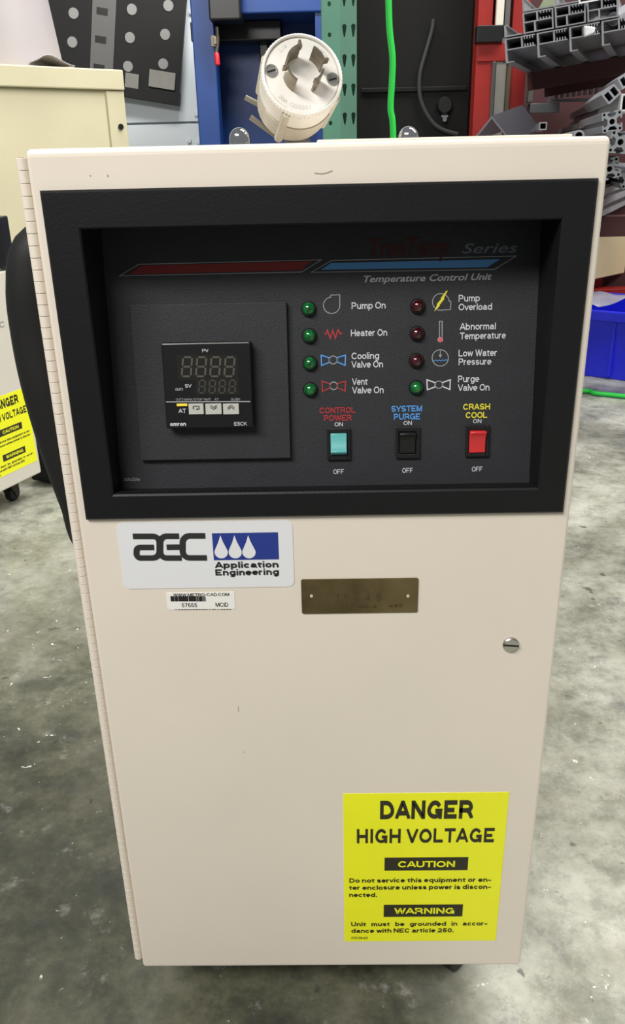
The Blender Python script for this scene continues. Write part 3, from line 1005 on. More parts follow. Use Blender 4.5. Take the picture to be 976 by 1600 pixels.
q = [DP(*p) for p in ((471.5, 957), (652, 957), (653, 903), (470, 904.5))]
m = M(); nu0, nv0, nu1, nv1 = (q[0][0] + q[3][0]) / 2, (q[0][1] + q[1][1]) / 2, (q[1][0] + q[2][0]) / 2, (q[2][1] + q[3][1]) / 2
m.prism(DF, rrect(nu0, nv0, nu1, nv1, 0.0012, 3), 0, 0.0008)
npl = m.build('nameplate', BRASS, U)
ETCH = mat('etched_brown', (84, 72, 52), 0.6, 0.3)
m = M()
for ch, px in (('1', 527), ('6', 541), ('Z', 557), ('4', 574), ('8', 592)):
    a = DP(px - 3.6, 938); b = DP(px + 3.6, 938); c = DP(px, 926)
    grotesk(m, DF, ch, a[0] + (0.0009 if ch == '1' else 0), b[0] - (0.0009 if ch == '1' else 0), a[1], c[1] - a[1], 0.001, 0, 0.11)
a = DP(607, 948); b = DP(629, 948); grotesk(m, DF, '480', a[0], b[0], a[1], 0.0022, 0.001)
a = DP(560, 949); b = DP(588, 949); grotesk(m, DF, '46-3', a[0], b[0], a[1], 0.0018, 0.001)
m.build('stamped_lettering', ETCH, npl)
for px in (486.5, 637):
    c = DF.pt(*DP(px, 930.5)); m = M(); m.lathe(c, (0, -1, 0), [(0.0008, 0.0011), (0.0012, 0.0009), (0.0013, 0.0001)], 14); m.build('rivet', mat('pale_rivet', (205, 196, 176), 0.5), npl)

c = DF.pt(*DP(797, 1006))
m = M(); R = 0.0053
m.lathe(c, (0, -1, 0), [(0, R), (0.0016, R), (0.0024, R * 0.86), (0.0024, R * 0.5)], 36)
lk = m.build('quarter_turn_lock', STEEL, U, smooth=40); lk['label'] = 'round slotted steel door lock'
m = M(); sl_ = Fr(c, (math.cos(-0.1), 0, math.sin(-0.1)), (math.sin(0.1), 0, math.cos(0.1)))
m.prism(sl_, rect(-R * 0.95, -0.0006, R * 0.95, 0.0006), 0.0018, 0.0026)
m.build('screw_slot', BLACK, lk)


def danger_sticker(parent, fr, u0, v0, wd, ht, n=0.0):
    """the yellow danger sticker; artwork laid out on a 768 x 755 sheet"""
    m = M(); m.prism(fr, rect(u0, v0, u0 + wd, v0 + ht), n, n + 0.0003)
    s = m.build('danger_sticker', SAFETY, parent)
    X = lambda x: u0 + x / 768.0 * wd
    Y = lambda y: v0 + ht - y / 755.0 * ht
    H_ = lambda h: h / 755.0 * ht
    T = n + 0.0005
    for block in ((('DANGER', 172, 606, 121, 88, 0.25, 0.16),), (('HIGH VOLTAGE', 63, 715, 237, 70, 0.22, 0.22),),
                  (('Do not service this equipment or en-', 26, 718, 437, 23, 0.225, 0.13), ('ter enclosure unless power is discon-', 25, 720, 474, 23, 0.225, 0.13),
                   ('nected.', 25, 162, 512, 23, 0.225, 0.13)),
                  (('Unit   must   be   grounded   in   accor-', 34, 718, 670, 23, 0.225, 0.13), ('dance with NEC article 250.', 35, 552, 706, 23, 0.225, 0.13)),
                  (('0103640', 34, 118, 741, 13, 0.15, 0.12),)):
        m = M()
        for tx, x0, x1, y, c, wt, gp_ in block:
            grotesk(m, fr, tx, X(x0), X(x1), Y(y), H_(c), T, 0, wt, gp_)
        m.build('warning_lettering', WARNK, s)
    for (a0, a1, b0, b1), (tx, x0, x1, y, c) in (((197, 600, 310, 376), ('CAUTION', 262, 537, 358, 32)), ((197, 590, 555, 620), ('WARNING', 250, 548, 602, 32))):
        m = M()
        m.flat(fr, rect(X(a0), Y(b1), X(a1), Y(b0)), n + 0.0005, 0)
        grotesk(m, fr, tx, X(x0), X(x1), Y(y), H_(c), n + 0.0008, 1, 0.21, 0.12)
        m.build('warning_banner', [WARNK, SAFETY], s)
    return s


q = [DP(*p) for p in ((537, 1470.5), (774, 1469), (795, 1237.5), (537, 1240))]
du0, dv0, du1, dv1 = (q[0][0] + q[3][0]) / 2, (q[0][1] + q[1][1]) / 2, (q[1][0] + q[2][0]) / 2, (q[2][1] + q[3][1]) / 2
danger_sticker(U, DF, du0, dv0, du1 - du0, dv1 - dv0)
DSZ = (du1 - du0, dv1 - dv0)


# casters
def caster(parent, x, y, top, ang=0.3, r=0.024):
    d = V3((math.cos(ang), math.sin(ang), 0)); s = V3((-d.y, d.x, 0))
    m = M()
    m.box((x, y, top - 0.003), (0.044, 0.05, 0.006))
    m.cyl((x, y, top - 0.006), (x, y, top - 0.014), 0.014)
    hub = V3((x, y, r)) + d * 0.012
    for k in (-1, 1):
        fr = Fr(hub + s * 0.012 * k, d, (0, 0, 1))
        m.prism(fr, [(-0.010, 0.036 - 0.024 + (top - 0.066)), (-0.024, top - 0.014 - r), (0.008, top - 0.014 - r), (0.007, -0.006), (-0.007, -0.006)], -0.001, 0.001)
    m.box((x, y, top - 0.015), (0.03, 0.03, 0.003))
    c = m.build('caster', mat('caster_steel', (60, 58, 55), 0.5, 0.5), parent)
    m = M()
    m.lathe(hub - s * 0.009, s, [(0, r * 0.82), (0.002, r), (0.016, r), (0.018, r * 0.82)], 28)
    m.build('wheel', BLACKM, c, smooth=40)


for x, y in ((-0.118, 0.052), (0.103, 0.040), (-0.112, 0.40), (0.105, 0.40)):
    caster(U, x, y, 0.0685, 0.9 if x > 0 else 0.2)

# nuts standing on the cabinet top
for px, py, y in ((373, 199, 0.10), (638, 197, 0.105)):
    p = atY(px, py, y); z = 0.659; zt_ = p.z - 0.0085
    m = M()
    hexa = [(0.0062 * math.cos(math.radians(60 * i + 15)), 0.0062 * math.sin(math.radians(60 * i + 15))) for i in range(6)]
    fr = Fr((p.x, p.y, z), (1, 0, 0), (0, 1, 0))
    m.prism(fr, hexa, 0, zt_ - z - 0.003)
    m.lathe((p.x, p.y, zt_ - 0.003), (0, 0, 1), [(0.0, 0.0064), (0.005, 0.0064)] + [(0.005 + 0.0065 * math.sin(a), 0.0064 * math.cos(a)) for a in [0.25, 0.5, 0.75, 1.0, 1.25, 1.5]], 24)
    m.build('dome_nut', CHROME, U, smooth=35)
m = M(); m.box((0.0745, 0.075, 0.66265), (0.149, 0.03, 0.0073)); m.build('top_rail', CREAM, U, bevel=0.001)

# heavy black hose looping along the left side
hp = [(-0.128, 0.12, 0.606), (-0.150, 0.115, 0.603)]
for px, py, y in ((67, 392, 0.115), (53, 450, 0.115), (59, 520, 0.118), (74, 600, 0.12), (99, 690, 0.125), (130, 780, 0.13), (160, 850, 0.135)):
    hp.append(tuple(atY(px, py, y)))
hp += [(-0.125, 0.14, hp[-1][2] - 0.03)]
m = M(); m.tube(hp, 0.0185, 20)
hs = m.build('side_hose', BLACKM, U, smooth=60); hs['label'] = 'thick black hose bowed out beside the hinge'

# ================================================================== the twist-lock plug on top
fc = atY(472, 117, 0.122)
axis = V3((0.20, -0.90, 0.375)).normalized()
PR = 0.0260
PL = root('locking_plug', (fc.x, fc.y + 0.04, 0.66), 'off-white four-blade twist-lock power plug lying on top of the cream unit', 'plug')
m = M()
m.lathe(fc, axis, [(-0.020, PR * 0.93), (-0.0195, PR * 0.965), (-0.004, PR * 0.985), (-0.003, PR * 1.0), (0.0, PR), (0.0008, PR * 0.985), (0.0012, PR * 0.955), (0.0006, PR * 0.93), (-0.0022, PR * 0.925)], 72, 0)
e1 = axis.cross(V3((0, 0, 1))).normalized(); e2 = e1.cross(axis)
e1 = -e1 if e1.x < 0 else e1
PFf = Fr(fc, e1, axis.cross(e1))
if PFf.n.dot(axis) < 0: PFf = Fr(fc, -e1, axis.cross(e1))
for i in range(72):                                   # fine teeth round the rim
    a = 2 * math.pi * i / 72
    m.prism(PFf, [(PR * 0.99 * math.cos(a - 0.022), PR * 0.99 * math.sin(a - 0.022)), (PR * 1.012 * math.cos(a - 0.014), PR * 1.012 * math.sin(a - 0.014)),
                  (PR * 1.012 * math.cos(a + 0.014), PR * 1.012 * math.sin(a + 0.014)), (PR * 0.99 * math.cos(a + 0.022), PR * 0.99 * math.sin(a + 0.022))], -0.004, -0.0003)
m.build('plug_shell', PLUGW, PL, smooth=35)
m = M()
m.lathe(fc, axis, [(-0.004, PR * 0.92), (-0.0012, PR * 0.92), (-0.0006, PR * 0.9), (-0.0006, 0.0005)], 56)
pf = m.build('plug_face', PLUGW, PL, smooth=35)
m = M()
for tx, a_, rr_ in (('20A 125/250V', 250, 0.78), ('L14', 122, 0.78), ('3 POLE', 42, 0.78)):
    vs, fs, wd = glyphs(tx, 0.0)
    sc = 0.0026 / CAPH
    out = []
    for x, y in vs:
        up = math.sin(math.radians(a_)) > 0
        r = PR * rr_ + (y - CAPH / 2) * sc * (1 if up else -1)
        t = math.radians(a_) + (-(x - wd / 2) if up else (x - wd / 2)) * sc / (PR * rr_)
        out.append(PFf.pt(r * math.cos(t), r * math.sin(t), -0.0004))
    m.add(out, fs)
m.build('embossed_lettering', mat('shaded_nylon', (200, 198, 192), 0.5), pf)
m = M()
m.lathe(fc, axis, [(-0.050, PR * 0.60), (-0.0495, PR * 0.68), (-0.046, PR * 0.84), (-0.041, PR * 0.92), (-0.020, PR * 0.955)], 56)
for i in range(48):                                   # grip ribs
    a = math.radians(-150 + 120 * i / 47)
    d = PFf.u * math.cos(a) + PFf.v * math.sin(a)
    s_ = d.cross(axis)
    p0 = fc + axis * -0.0208 + d * PR * 0.985; p1 = fc + axis * -0.0375 + d * PR * 0.95
    m.add([p0 + s_ * .0006, p0 - s_ * .0006, p1 - s_ * .0006, p1 + s_ * .0006, p0 - d * .0025 + s_ * .0006, p0 - d * .0025 - s_ * .0006, p1 - d * .0025 - s_ * .0006, p1 - d * .0025 + s_ * .0006],
          [(0, 1, 2, 3), (0, 4, 5, 1), (2, 6, 7, 3), (0, 3, 7, 4), (1, 5, 6, 2)])
m.build('plug_grip', PLUGG, PL, smooth=35)
for a_ in (-118, -30, 62, 152):                       # lugs along the side
    a = math.radians(a_)
    d = PFf.u * math.cos(a) + PFf.v * math.sin(a)
    m = M(); m.cyl(fc + axis * -0.004 + d * PR * 0.95, fc + axis * -0.044 + d * PR * 0.90, 0.0030, 12)
    m.build('assembly_lug', PLUGG, PL, smooth=50)
for a_, w_, rb in ((128, 56, 0.0118), (36, 50, 0.0118), (-40, 46, 0.0112), (-148, 50, 0.0118)):   # the blades: curved strips with a lip
    m = M()
    th = 0.0007
    ring = []
    for k in range(11):
        a = math.radians(a_ - w_ / 2 + w_ * k / 10)
        ring.append(a)
    vs = []
    for a in ring:
        for r, n in ((rb - th, -0.002), (rb + th, -0.002), (rb + th, 0.0140), (rb - th, 0.0140)):
            vs.append(PFf.pt(r * math.cos(a), r * math.sin(a), n))
    fs = [(0, 1, 2, 3), tuple(4 * 10 + i for i in (3, 2, 1, 0))]
    for k in range(10):
        for i in range(4):
            j = (i + 1) % 4
            fs.append((4 * k + i, 4 * k + 4 + i, 4 * k + 4 + j, 4 * k + j))
    m.add(vs, fs)
    a = ring[0]
    c_ = (rb * math.cos(a), rb * math.sin(a)); dr = (math.cos(a), math.sin(a))
    m.prism(PFf, [(c_[0] - dr[0] * .001 - dr[1] * .0008, c_[1] - dr[1] * .001 + dr[0] * .0008), (c_[0] - dr[0] * .001 + dr[1] * .0006, c_[1] - dr[1] * .001 - dr[0] * .0006),
                  (c_[0] + dr[0] * .003 + dr[1] * .0006, c_[1] + dr[1] * .003 - dr[0] * .0006), (c_[0] + dr[0] * .003 - dr[1] * .0008, c_[1] + dr[1] * .003 + dr[0] * .0008)], 0.0095, 0.0142)
    m.build('blade', BLADE, PL, smooth=40)
for a_ in (172, -8):
    a = math.radians(a_)
    cc = PFf.pt(PR * 0.76 * math.cos(a), PR * 0.76 * math.sin(a), 0)
    m = M(); m.lathe(cc, axis, [(-0.001, 0.0041), (0.0002, 0.0041), (0.0002, 0.0033), (-0.0004, 0.0032), (-0.0004, 0.0002)], 22)
    sc_ = m.build('face_screw', STEEL, PL, smooth=40)
    m = M(); m.prism(Fr(cc, PFf.u * 0.9 + PFf.v * 0.25, PFf.v * 0.9 - PFf.u * 0.25), rect(-0.0029, -0.0004, 0.0029, 0.0004), -0.0004, 0.0001); m.build('screw_slot', BLACK, sc_)
bk = fc - axis * 0.048
m = M(); m.lathe(bk + axis * 0.002, -axis, [(0, PR * 0.56), (0.012, PR * 0.52), (0.020, PR * 0.46)], 24); m.build('cord_clamp', PLUGG, PL, smooth=40)
for p0, p1 in (((383, 152), (398, 163)), ((391, 183), (405, 203))):
    A = atY(p0[0], p0[1], fc.y + 0.040); B = atY(p1[0] + 30, p1[1] + 12, fc.y + 0.040)
    m = M(); m.cyl(A, B, 0.0017, 12); m.build('clamp_screw', mat('dull_screw', (120, 116, 106), 0.45, 0.6), PL, smooth=40)
m = M(); m.tube([bk - axis * 0.014, bk - axis * 0.024, V3((-0.014, 0.27, 0.6668)), V3((-0.015, 0.36, 0.6668)), V3((-0.016, 0.445, 0.662)), V3((-0.016, 0.468, 0.58)), V3((-0.016, 0.468, 0.35))], 0.0075, 14)
m.build('power_cord', BLACKM, PL, smooth=60)

# ================================================================== left: the neighbouring unit and what stands round it
ang = math.radians(23)
ed = V3((math.sin(ang), math.cos(ang), 0))            # along its front edge, away from us
NB = atZ(65, 738, 0.055)                              # bottom right corner of its front
nn = V3((ed.y, -ed.x, 0))
NF = Fr(NB, ed, (0, 0, 1))                            # its front: u runs to its right
zt = 0
d_ = ray(14, 422); t_ = (NB - CAM).xy.length / d_.xy.length
NH = (CAM + d_ * t_).z - NB.z
NU = root('neighbour_unit', (NB.x - 0.1, NB.y - 0.1, 0), 'pale cream machine at the left edge bearing a cropped yellow danger sticker', 'machine')
m = M(); m.prism(NF, rect(-0.42, 0, 0, NH), -0.30, 0.0)
nb_ = m.build('cabinet_body', CREAMW, NU, bevel=0.003)
a = NF.hit(61, 718); b = NF.hit(37, 606)
shg = b[1] - a[1]
danger_sticker(NU, NF, (a[0] + b[0]) / 2 - shg * DSZ[0] / DSZ[1], a[1], shg * DSZ[0] / DSZ[1], shg)
m = M(); u_, v_ = NF.hit(1, 512)
grotesk(m, NF, 'AC', u_ - 0.018, u_ + 0.012, v_, 0.011, 0.0005, 0); m.build('front_lettering', INKG, NU)
m = M(); m.prism(NF, rect(-0.42, NH + 0.0, -0.004, NH + 0.006), -0.29, -0.004); m.build('top_panel', mat('dark_edge', (70, 70, 74), 0.5), NU)
for u_, n_ in ((-0.05, -0.05), (-0.36, -0.05), (-0.05, -0.25), (-0.36, -0.25)):
    p = NF.pt(u_, 0, n_); caster(NU, p.x, p.y, 0.0555, 1.4, 0.018)
bp_ = NF.pt(0.062, 0, -0.02)
m = M(); m.box((bp_.x - 0.005, bp_.y + 0.035, 0.051), (0.10, 0.07, 0.094), 0, Matrix.Rotation(-ang, 3, 'Z')); 
m.box((bp_.x - 0.005, bp_.y + 0.035, 0.101), (0.106, 0.076, 0.012), 0, Matrix.Rotation(-ang, 3, 'Z'))
tag(m.build('parts_box', BLACKM, bevel=0.006), 'small black box on the floor behind the machine with the sticker', 'box')
p = NF.pt(-0.03, NH + 0.006, -0.10)
e_ = atY(5, 338, p.y); 
hgt = e_.z - p.z
m = M(); m.box((e_.x - 0.10, p.y, p.z + hgt / 2), (0.2, 0.05, hgt)); 
m.box((e_.x - 0.10, p.y - 0.027, p.z + hgt / 2), (0.17, 0.006, hgt * 0.7))
tag(m.build('control_box', BLACK, bevel=0.004), 'black flat box standing on the pale cream machine at the left edge', 'box')

# tall cream cabinet behind it
near = CAM + ray(0, 132) * 1.9
cdv = V3((math.sin(math.radians(48)), math.cos(math.radians(48)), 0))
far = near.copy()
while far.x - CAM.x < (far.y - CAM.y) * ray(193, 120).x / ray(193, 120).y: far = far + cdv * 0.001
CF = Fr((far.x, far.y, 0), cdv, (0, 0, 1))
CLN = -CF.hit(0, 150)[0] + 0.14
ztop = CF.hit(190, 109)[1]; zlip = CF.hit(192, 141)[1]
CB = root('cream_cabinet', (far.x - 0.2, far.y - 0.4, 0), 'tall yellowish cream cabinet with an overhanging lid at the left', 'cabinet')
m = M(); m.prism(CF, rect(-CLN, 0.03, -0.004, zlip), -0.5, -0.012)
cbb = m.build('cabinet_body', CREAMY, CB, bevel=0.003)
m = M(); m.prism(CF, rect(-CLN - 0.01, zlip, 0.0, ztop), -0.51, 0.0); m.build('cabinet_lid', CREAMY, CB, bevel=0.003)
for u_ in (-0.05, -CLN):
    m = M(); m.prism(CF, rect(u_, 0.0, u_ + 0.05, zlip - 0.001), -0.05, -0.006); m.build('corner_post', CREAMY, CB, bevel=0.002)
m = M(); u_, v_ = CF.hit(190, 198); c = CF.pt(u_, v_, -0.006); m.cyl(c, c + CF.n * 0.004, 0.007, 12); m.build('bolt', BLACK, CB)

# white tub and crumpled sheet on the cabinet
tc = CAM + ray(-22, 96) * 2.08; tc.z = ztop
wl = (CAM - tc).xy.length
rad = 106 / 1415 * wl
m = M(); m.lathe(tc, (0, 0, 1), [(0, rad), (0.02, rad * 0.995), (0.17, rad * 0.90), (0.172, rad * 0.93), (0.19, rad * 0.93), (0.19, rad * 0.86), (0.02, rad * 0.9)], 40, 0, False)
m.lathe(tc, (0, 0, 1), [(0.0, 0.001), (0.004, rad * 0.98)], 40, 0, False)
tag(m.build('plastic_tub', TUB, smooth=40), 'white plastic tub standing on the tall cream cabinet', 'tub')
m = M()
G = 9
pts = []
s0 = CF.pt(CF.hit(62, 98)[0], ztop, -0.10); s1 = CF.pt(CF.hit(118, 104)[0], ztop, -0.004)
for i in range(G):
    for j in range(G):
        u = i / (G - 1); v = j / (G - 1)
        p = CF.pt(CF.hit(62, 98)[0] + u * (CF.hit(118, 104)[0] - CF.hit(62, 98)[0]), ztop + 0.003 + 0.032 * max(0, math.sin(math.pi * (u * 0.9 + 0.1))) * (0.3 + 0.7 * v) * (1 - u), -0.11 + 0.108 * v)
        pts.append(p)
m.add(pts, [(i * G + j, (i + 1) * G + j, (i + 1) * G + j + 1, i * G + j + 1) for i in range(G - 1) for j in range(G - 1)])
sh = m.build('plastic_sheet', TUB, smooth=60); tag(sh, 'crumpled pale sheet lying at the foot of the white tub', 'sheet')
sd = sh.modifiers.new('solid', 'SOLIDIFY'); sd.thickness = 0.0015

# black board with grey discs on the back wall
BY = WY - 0.07
bA, bB, bC, bD = atY(295, -60, BY), atY(279, 150, BY), atY(60, 165, BY), atY(60, -60, BY)
up_ = (bA - bB).normalized(); ri_ = V3((up_.z, 0, -up_.x))
BF = Fr(bB, ri_, up_)
BD = root('perforated_board', (bB.x - 0.2, BY, 0.9), 'black board with grey discs and slotted strip hanging on the white wall', 'board')
hgt = (bA - bB).length; wid = abs((bC - bB).dot(ri_))
m = M(); m.prism(BF, rect(-wid, 0, 0, hgt), -0.03, 0.0); m.prism(BF, rect(-wid, -0.035, 0.0, 0.01), -0.06, 0.012)
m.build('board_panel', mat('matt_black_board', (20, 20, 20), 0.7), BD, bevel=0.002)
m = M(); 
for sx in (-wid * 0.8, -wid * 0.1): m.prism(BF, rect(sx - 0.02, hgt * .6, sx + 0.02, hgt * .7), -0.068, -0.03)
m.build('wall_bracket', GREYM, BD)
s0 = BF.hit(141, 104)[0]; s1 = BF.hit(177, 104)[0]
m = M(); m.prism(BF, rect(s0, 0.01, s1, hgt), 0.0, 0.004)
strip = m.build('slotted_strip', mat('grey_strip', (104, 104, 102), 0.6), BD)
for px, py in ((160, 18), (157.5, 62), (155, 106)):
    u_, v_ = BF.hit(px, py); m = M(); m.prism(BF, rect(u_ - 0.0215, v_ - 0.012, u_ + 0.0215, v_ + 0.012), 0.004, 0.0052); m.build('slot', BLACK, strip)
for px, py in ((115, 21), (113, 66), (111, 110), (206, 15), (203, 59), (200, 104), (263, 9), (258, 54), (255, 100), (117, -24), (209, -30), (267, -36)):
    c = BF.pt(*BF.hit(px, py)); m = M(); m.lathe(c, BF.n, [(0, 0.0195), (0.003, 0.0195), (0.004, 0.0185)], 24); m.build('disc', DISC, BD)
for x0, x1, y0, y1 in ((196, 218, 136, 117), (233, 275, 135, 115)):
    a = BF.hit(x0, y0); b = BF.hit(x1, y1); m = M(); m.prism(BF, rect(a[0], a[1], b[0], b[1]), 0.0, 0.014); m.build('metal_tab', GREYM, BD)

# blue machine
YB = 2.55
BM = root('blue_machine', (atY(420, 200, YB).x, YB + 0.3, 0), 'tall blue machine frame with a dark recess behind the plug', 'machine')
x0 = atY(303, 100, YB).x; x1 = atY(338, 100, YB).x; x2 = atY(520, 100, YB).x
m = M(); m.box(((x0 + x1) / 2, YB + 0.04, 0.65), (x1 - x0, 0.08, 1.3)); m.build('frame_post', BLUE, BM, bevel=0.004)
m = M(); m.box(((x0 + x2) / 2, YB + 0.27, 0.65), (x2 - x0, 0.03, 1.3)); m.build('recess_back', BLUE, BM)
m = M(); m.box((x0 + 0.01, YB + 0.165, 0.65), (0.02, 0.20, 1.3)); m.build('side_panel', BLUE, BM)
m = M(); m.box((x2 - 0.03, YB + 0.135, 0.65), (0.05, 0.25, 1.3)); m.build('side_panel', BLUE, BM)
za = atY(440, 20, YB).z
m = M(); m.box(((x1 + x2) / 2, YB + 0.13, za + 0.2), (x2 - x1, 0.26, 0.4)); m.build('overhead_box', BLUE, BM, bevel=0.005)
zk = atY(350, 33, YB - 0.05).z
xa, xb = atY(327, 20, YB - 0.05).x, atY(377, 20, YB - 0.05).x
m = M(); m.box(((xa + xb) / 2, YB - 0.02, zk + 0.12), (xb - xa, 0.10, 0.24)); m.build('junction_box', BLACK, BM, bevel=0.006)
m = M(); m.box((atY(375, 50, YB + 0.3).x, YB + 0.19, za - 0.03), (0.30, 0.12, 0.058)); m.build('lower_housing', BLACK, BM, bevel=0.004)
xr = atY(412, 70, YB + 0.2).x; m = M(); m.box((xr, YB + 0.22, za - 0.09), (0.03, 0.08, 0.07)); m.build('cable_gland', BLACK, BM, bevel=0.004)
c0 = atY(339, 42, YB - 0.03); c1 = atY(338, 82, YB - 0.03); c2 = atY(340, 103, YB - 0.03)
m = M(); m.tube([c0, (c0 + c1) / 2 + V3((.003, 0, 0)), c1], 0.006, 10); m.box((c0 + c1) / 2 + V3((-0.010, 0, -0.004)), (0.016, 0.014, 0.03))
m.box((c0 + c1) / 2 + V3((-0.004, 0.015, -0.004)), (0.01, 0.06, 0.02))
cl = m.build('toggle_clamp', mat('clamp_zinc', (120, 112, 100), 0.4, 0.7), BM, bevel=0.001); 
m = M(); m.lathe(c1, c2 - c1, [(0, 0.006), (0.004, 0.0085), ((c2 - c1).length - 0.004, 0.0085), ((c2 - c1).length, 0.005)], 14); m.build('clamp_grip', mat('red_vinyl', (190, 30, 50), 0.4), cl, smooth=40)

# green slotted rack upright
YG = 1.75
gx0, gx1, gx2 = atY(503, 110, YG).x, atY(531, 110, YG).x, atY(557, 110, YG).x
m = M()


def perforated_face(m, fr, wd, z0, z1, cols, hole, pitch, zoff):
    """a flat sheet with rows of holes cut out; hole: list of (du, dv)"""
    cu = bpy.data.curves.new('p', 'CURVE'); cu.dimensions = '2D'; cu.fill_mode = 'BOTH'; cu.extrude = 0.0011
    loops = [rect(0, z0, wd, z1)]
    z = zoff
    while z < z1 - 0.03:
        if z > z0 + 0.03:
            for c in cols: loops.append([(c + a, z + b) for a, b in hole])
        z += pitch
    for lp in loops:
        sp = cu.splines.new('POLY'); sp.points.add(len(lp) - 1)
        for i, (x, y) in enumerate(lp): sp.points[i].co = (x, y, 0, 1)
        sp.use_cyclic_u = True
    ob = bpy.data.objects.new('p', cu); COL.objects.link(ob); bpy.context.view_layer.update()
    me = bpy.data.meshes.new_from_object(ob.evaluated_get(bpy.context.evaluated_depsgraph_get()))
    m.add([fr.pt(v.co.x, v.co.y, v.co.z) for v in me.vertices], [tuple(p.vertices) for p in me.polygons])
    bpy.data.objects.remove(ob); bpy.data.curves.remove(cu); bpy.data.meshes.remove(me)


tear = [(0.0052 * math.cos(math.radians(a)), 0.006 + 0.0052 * math.sin(math.radians(a))) for a in range(-10, 191, 20)] + [(-0.0016, -0.015), (0.0016, -0.015)]
rnd = [(0.0052 * math.cos(math.radians(a)), 0.0052 * math.sin(math.radians(a))) for a in range(0, 360, 24)]
zA = atY(545, 46, YG).z; zB = atY(545, 93, YG).z
GFw = gx2 - gx1
perforated_face(m, Fr((gx1, YG, 0), (1, 0, 0), (0, 0, 1)), GFw, 0.0, 1.12, (GFw * 0.27, GFw * 0.80), tear, zA - zB, zB % (zA - zB))
gs = V3((gx0 - gx1, -0.03, 0)); gl = gs.length
perforated_face(m, Fr((gx0, YG - 0.03, 0), (gx1 - gx0, 0.03, 0), (0, 0, 1)), gl, 0.0, 1.12, (gl * 0.42,), rnd, zA - zB, (zB - 0.012) % (zA - zB))
m.box(((gx0 + gx2) / 2, YG + 0.06, 0.56), (gx2 - gx0, 0.002, 1.12)); m.box((gx2 - 0.001, YG + 0.03, 0.56), (0.0022, 0.06, 1.12)); m.box((gx0 + 0.001, YG + 0.0, 0.56), (0.0022, 0.06, 1.12))
m.box(((gx0 + gx2) / 2, YG + 0.01, 0.003), (0.13, 0.13, 0.006))
tag(m.build('rack_upright', GREEN), 'green steel rack upright with teardrop slots right of the plug', 'rack upright')

# black guarded machine
YK = 2.08
kx0, kx1 = atY(556, 100, YK).x, atY(741, 100, YK).x - 0.002
KM = root('black_guard', ((kx0 + kx1) / 2, YK + 0.2, 0), 'black machine guard between the green upright and the red rack', 'machine guard')
m = M(); m.box(((kx0 + kx1) / 2, YK + 0.2, 0.575), (kx1 - kx0, 0.4, 1.15)); m.build('guard_cover', GUARD, KM, bevel=0.01)
zz = atY(640, 140, YK).z; m = M(); m.box(((kx0 + kx1) / 2, YK - 0.004, zz), (kx1 - kx0 - 0.03, 0.008, 0.012)); m.build('cover_seam', GUARD, KM, bevel=0.002)
m = M(); m.tube([atY(px, py, YK - 0.012) for px, py in ((677, 30), (674, 50), (664, 85), (656, 115), (655, 145), (662, 170), (676, 192), (692, 203), (715, 210))], 0.006, 10); m.build('cable_loop', mat('dark_grey_cable', (48, 49, 51), 0.5), KM, smooth=60)
c = atY(693, 165, YK); m = M(); m.lathe(c, (0, -1, 0), [(0, 0.022), (0.02, 0.022), (0.026, 0.018)], 24); kn = m.build('knob', BLACK, KM, smooth=40)
c = atY(693, 187, YK - 0.0); m = M(); m.cyl(c, c + V3((0, -0.02, 0)), 0.006, 14); m.box(c + V3((0, -0.008, 0.008)), (0.018, 0.016, 0.006)); m.build('latch', CHROME, kn)

# bright green air hose: hangs in front of the guard, then runs over the floor to the right
gp = [atY(606, -40, 1.45), atY(608, 40, 1.45), atY(613, 90, 1.45), atY(612, 130, 1.45), atY(610, 170, 1.45), atY(614, 212, 1.45)]
pt = gp[-1]
gp += [V3((pt.x + 0.005, 1.45, 0.45)), V3((pt.x + 0.0, 1.45, 0.22)), V3((pt.x + 0.03, 1.46, 0.06)), V3((pt.x + 0.10, 1.56, 0.0075)),
       V3((0.42, 1.83, 0.0075)), atZ(900, 611, 0.0075), atZ(930, 614.5, 0.0075), atZ(960, 617.5, 0.0075), atZ(1000, 622, 0.0075)]
m = M(); m.tube(gp, 0.0065, 12)
tag(m.build('air_hose', HOSEG, smooth=60), 'bright green air hose hanging in front of the black guard and crossing the floor', 'hose')

# ================================================================== right: the red rack and its aluminium
YR = 1.98
RK = root('steel_rack', (atY(850, 100, YR).x, YR, 0), 'red steel rack frame holding aluminium lengths at the right', 'rack')


def rbox(name, px0, px1, py0, py1, y, dy, mt, zlo=None, zhi=None):
    a = atY(px0, (py0 + py1) / 2, y); b = atY(px1, (py0 + py1) / 2, y)
    z1 = zhi if zhi is not None else atY((px0 + px1) / 2, py0, y).z
    z0 = zlo if zlo is not None else atY((px0 + px1) / 2, py1, y).z
    m = M(); m.box(((a.x + b.x) / 2, y + dy / 2, (z0 + z1) / 2), (b.x - a.x, dy, z1 - z0))
    return m.build(name, mt, RK, bevel=0.002)


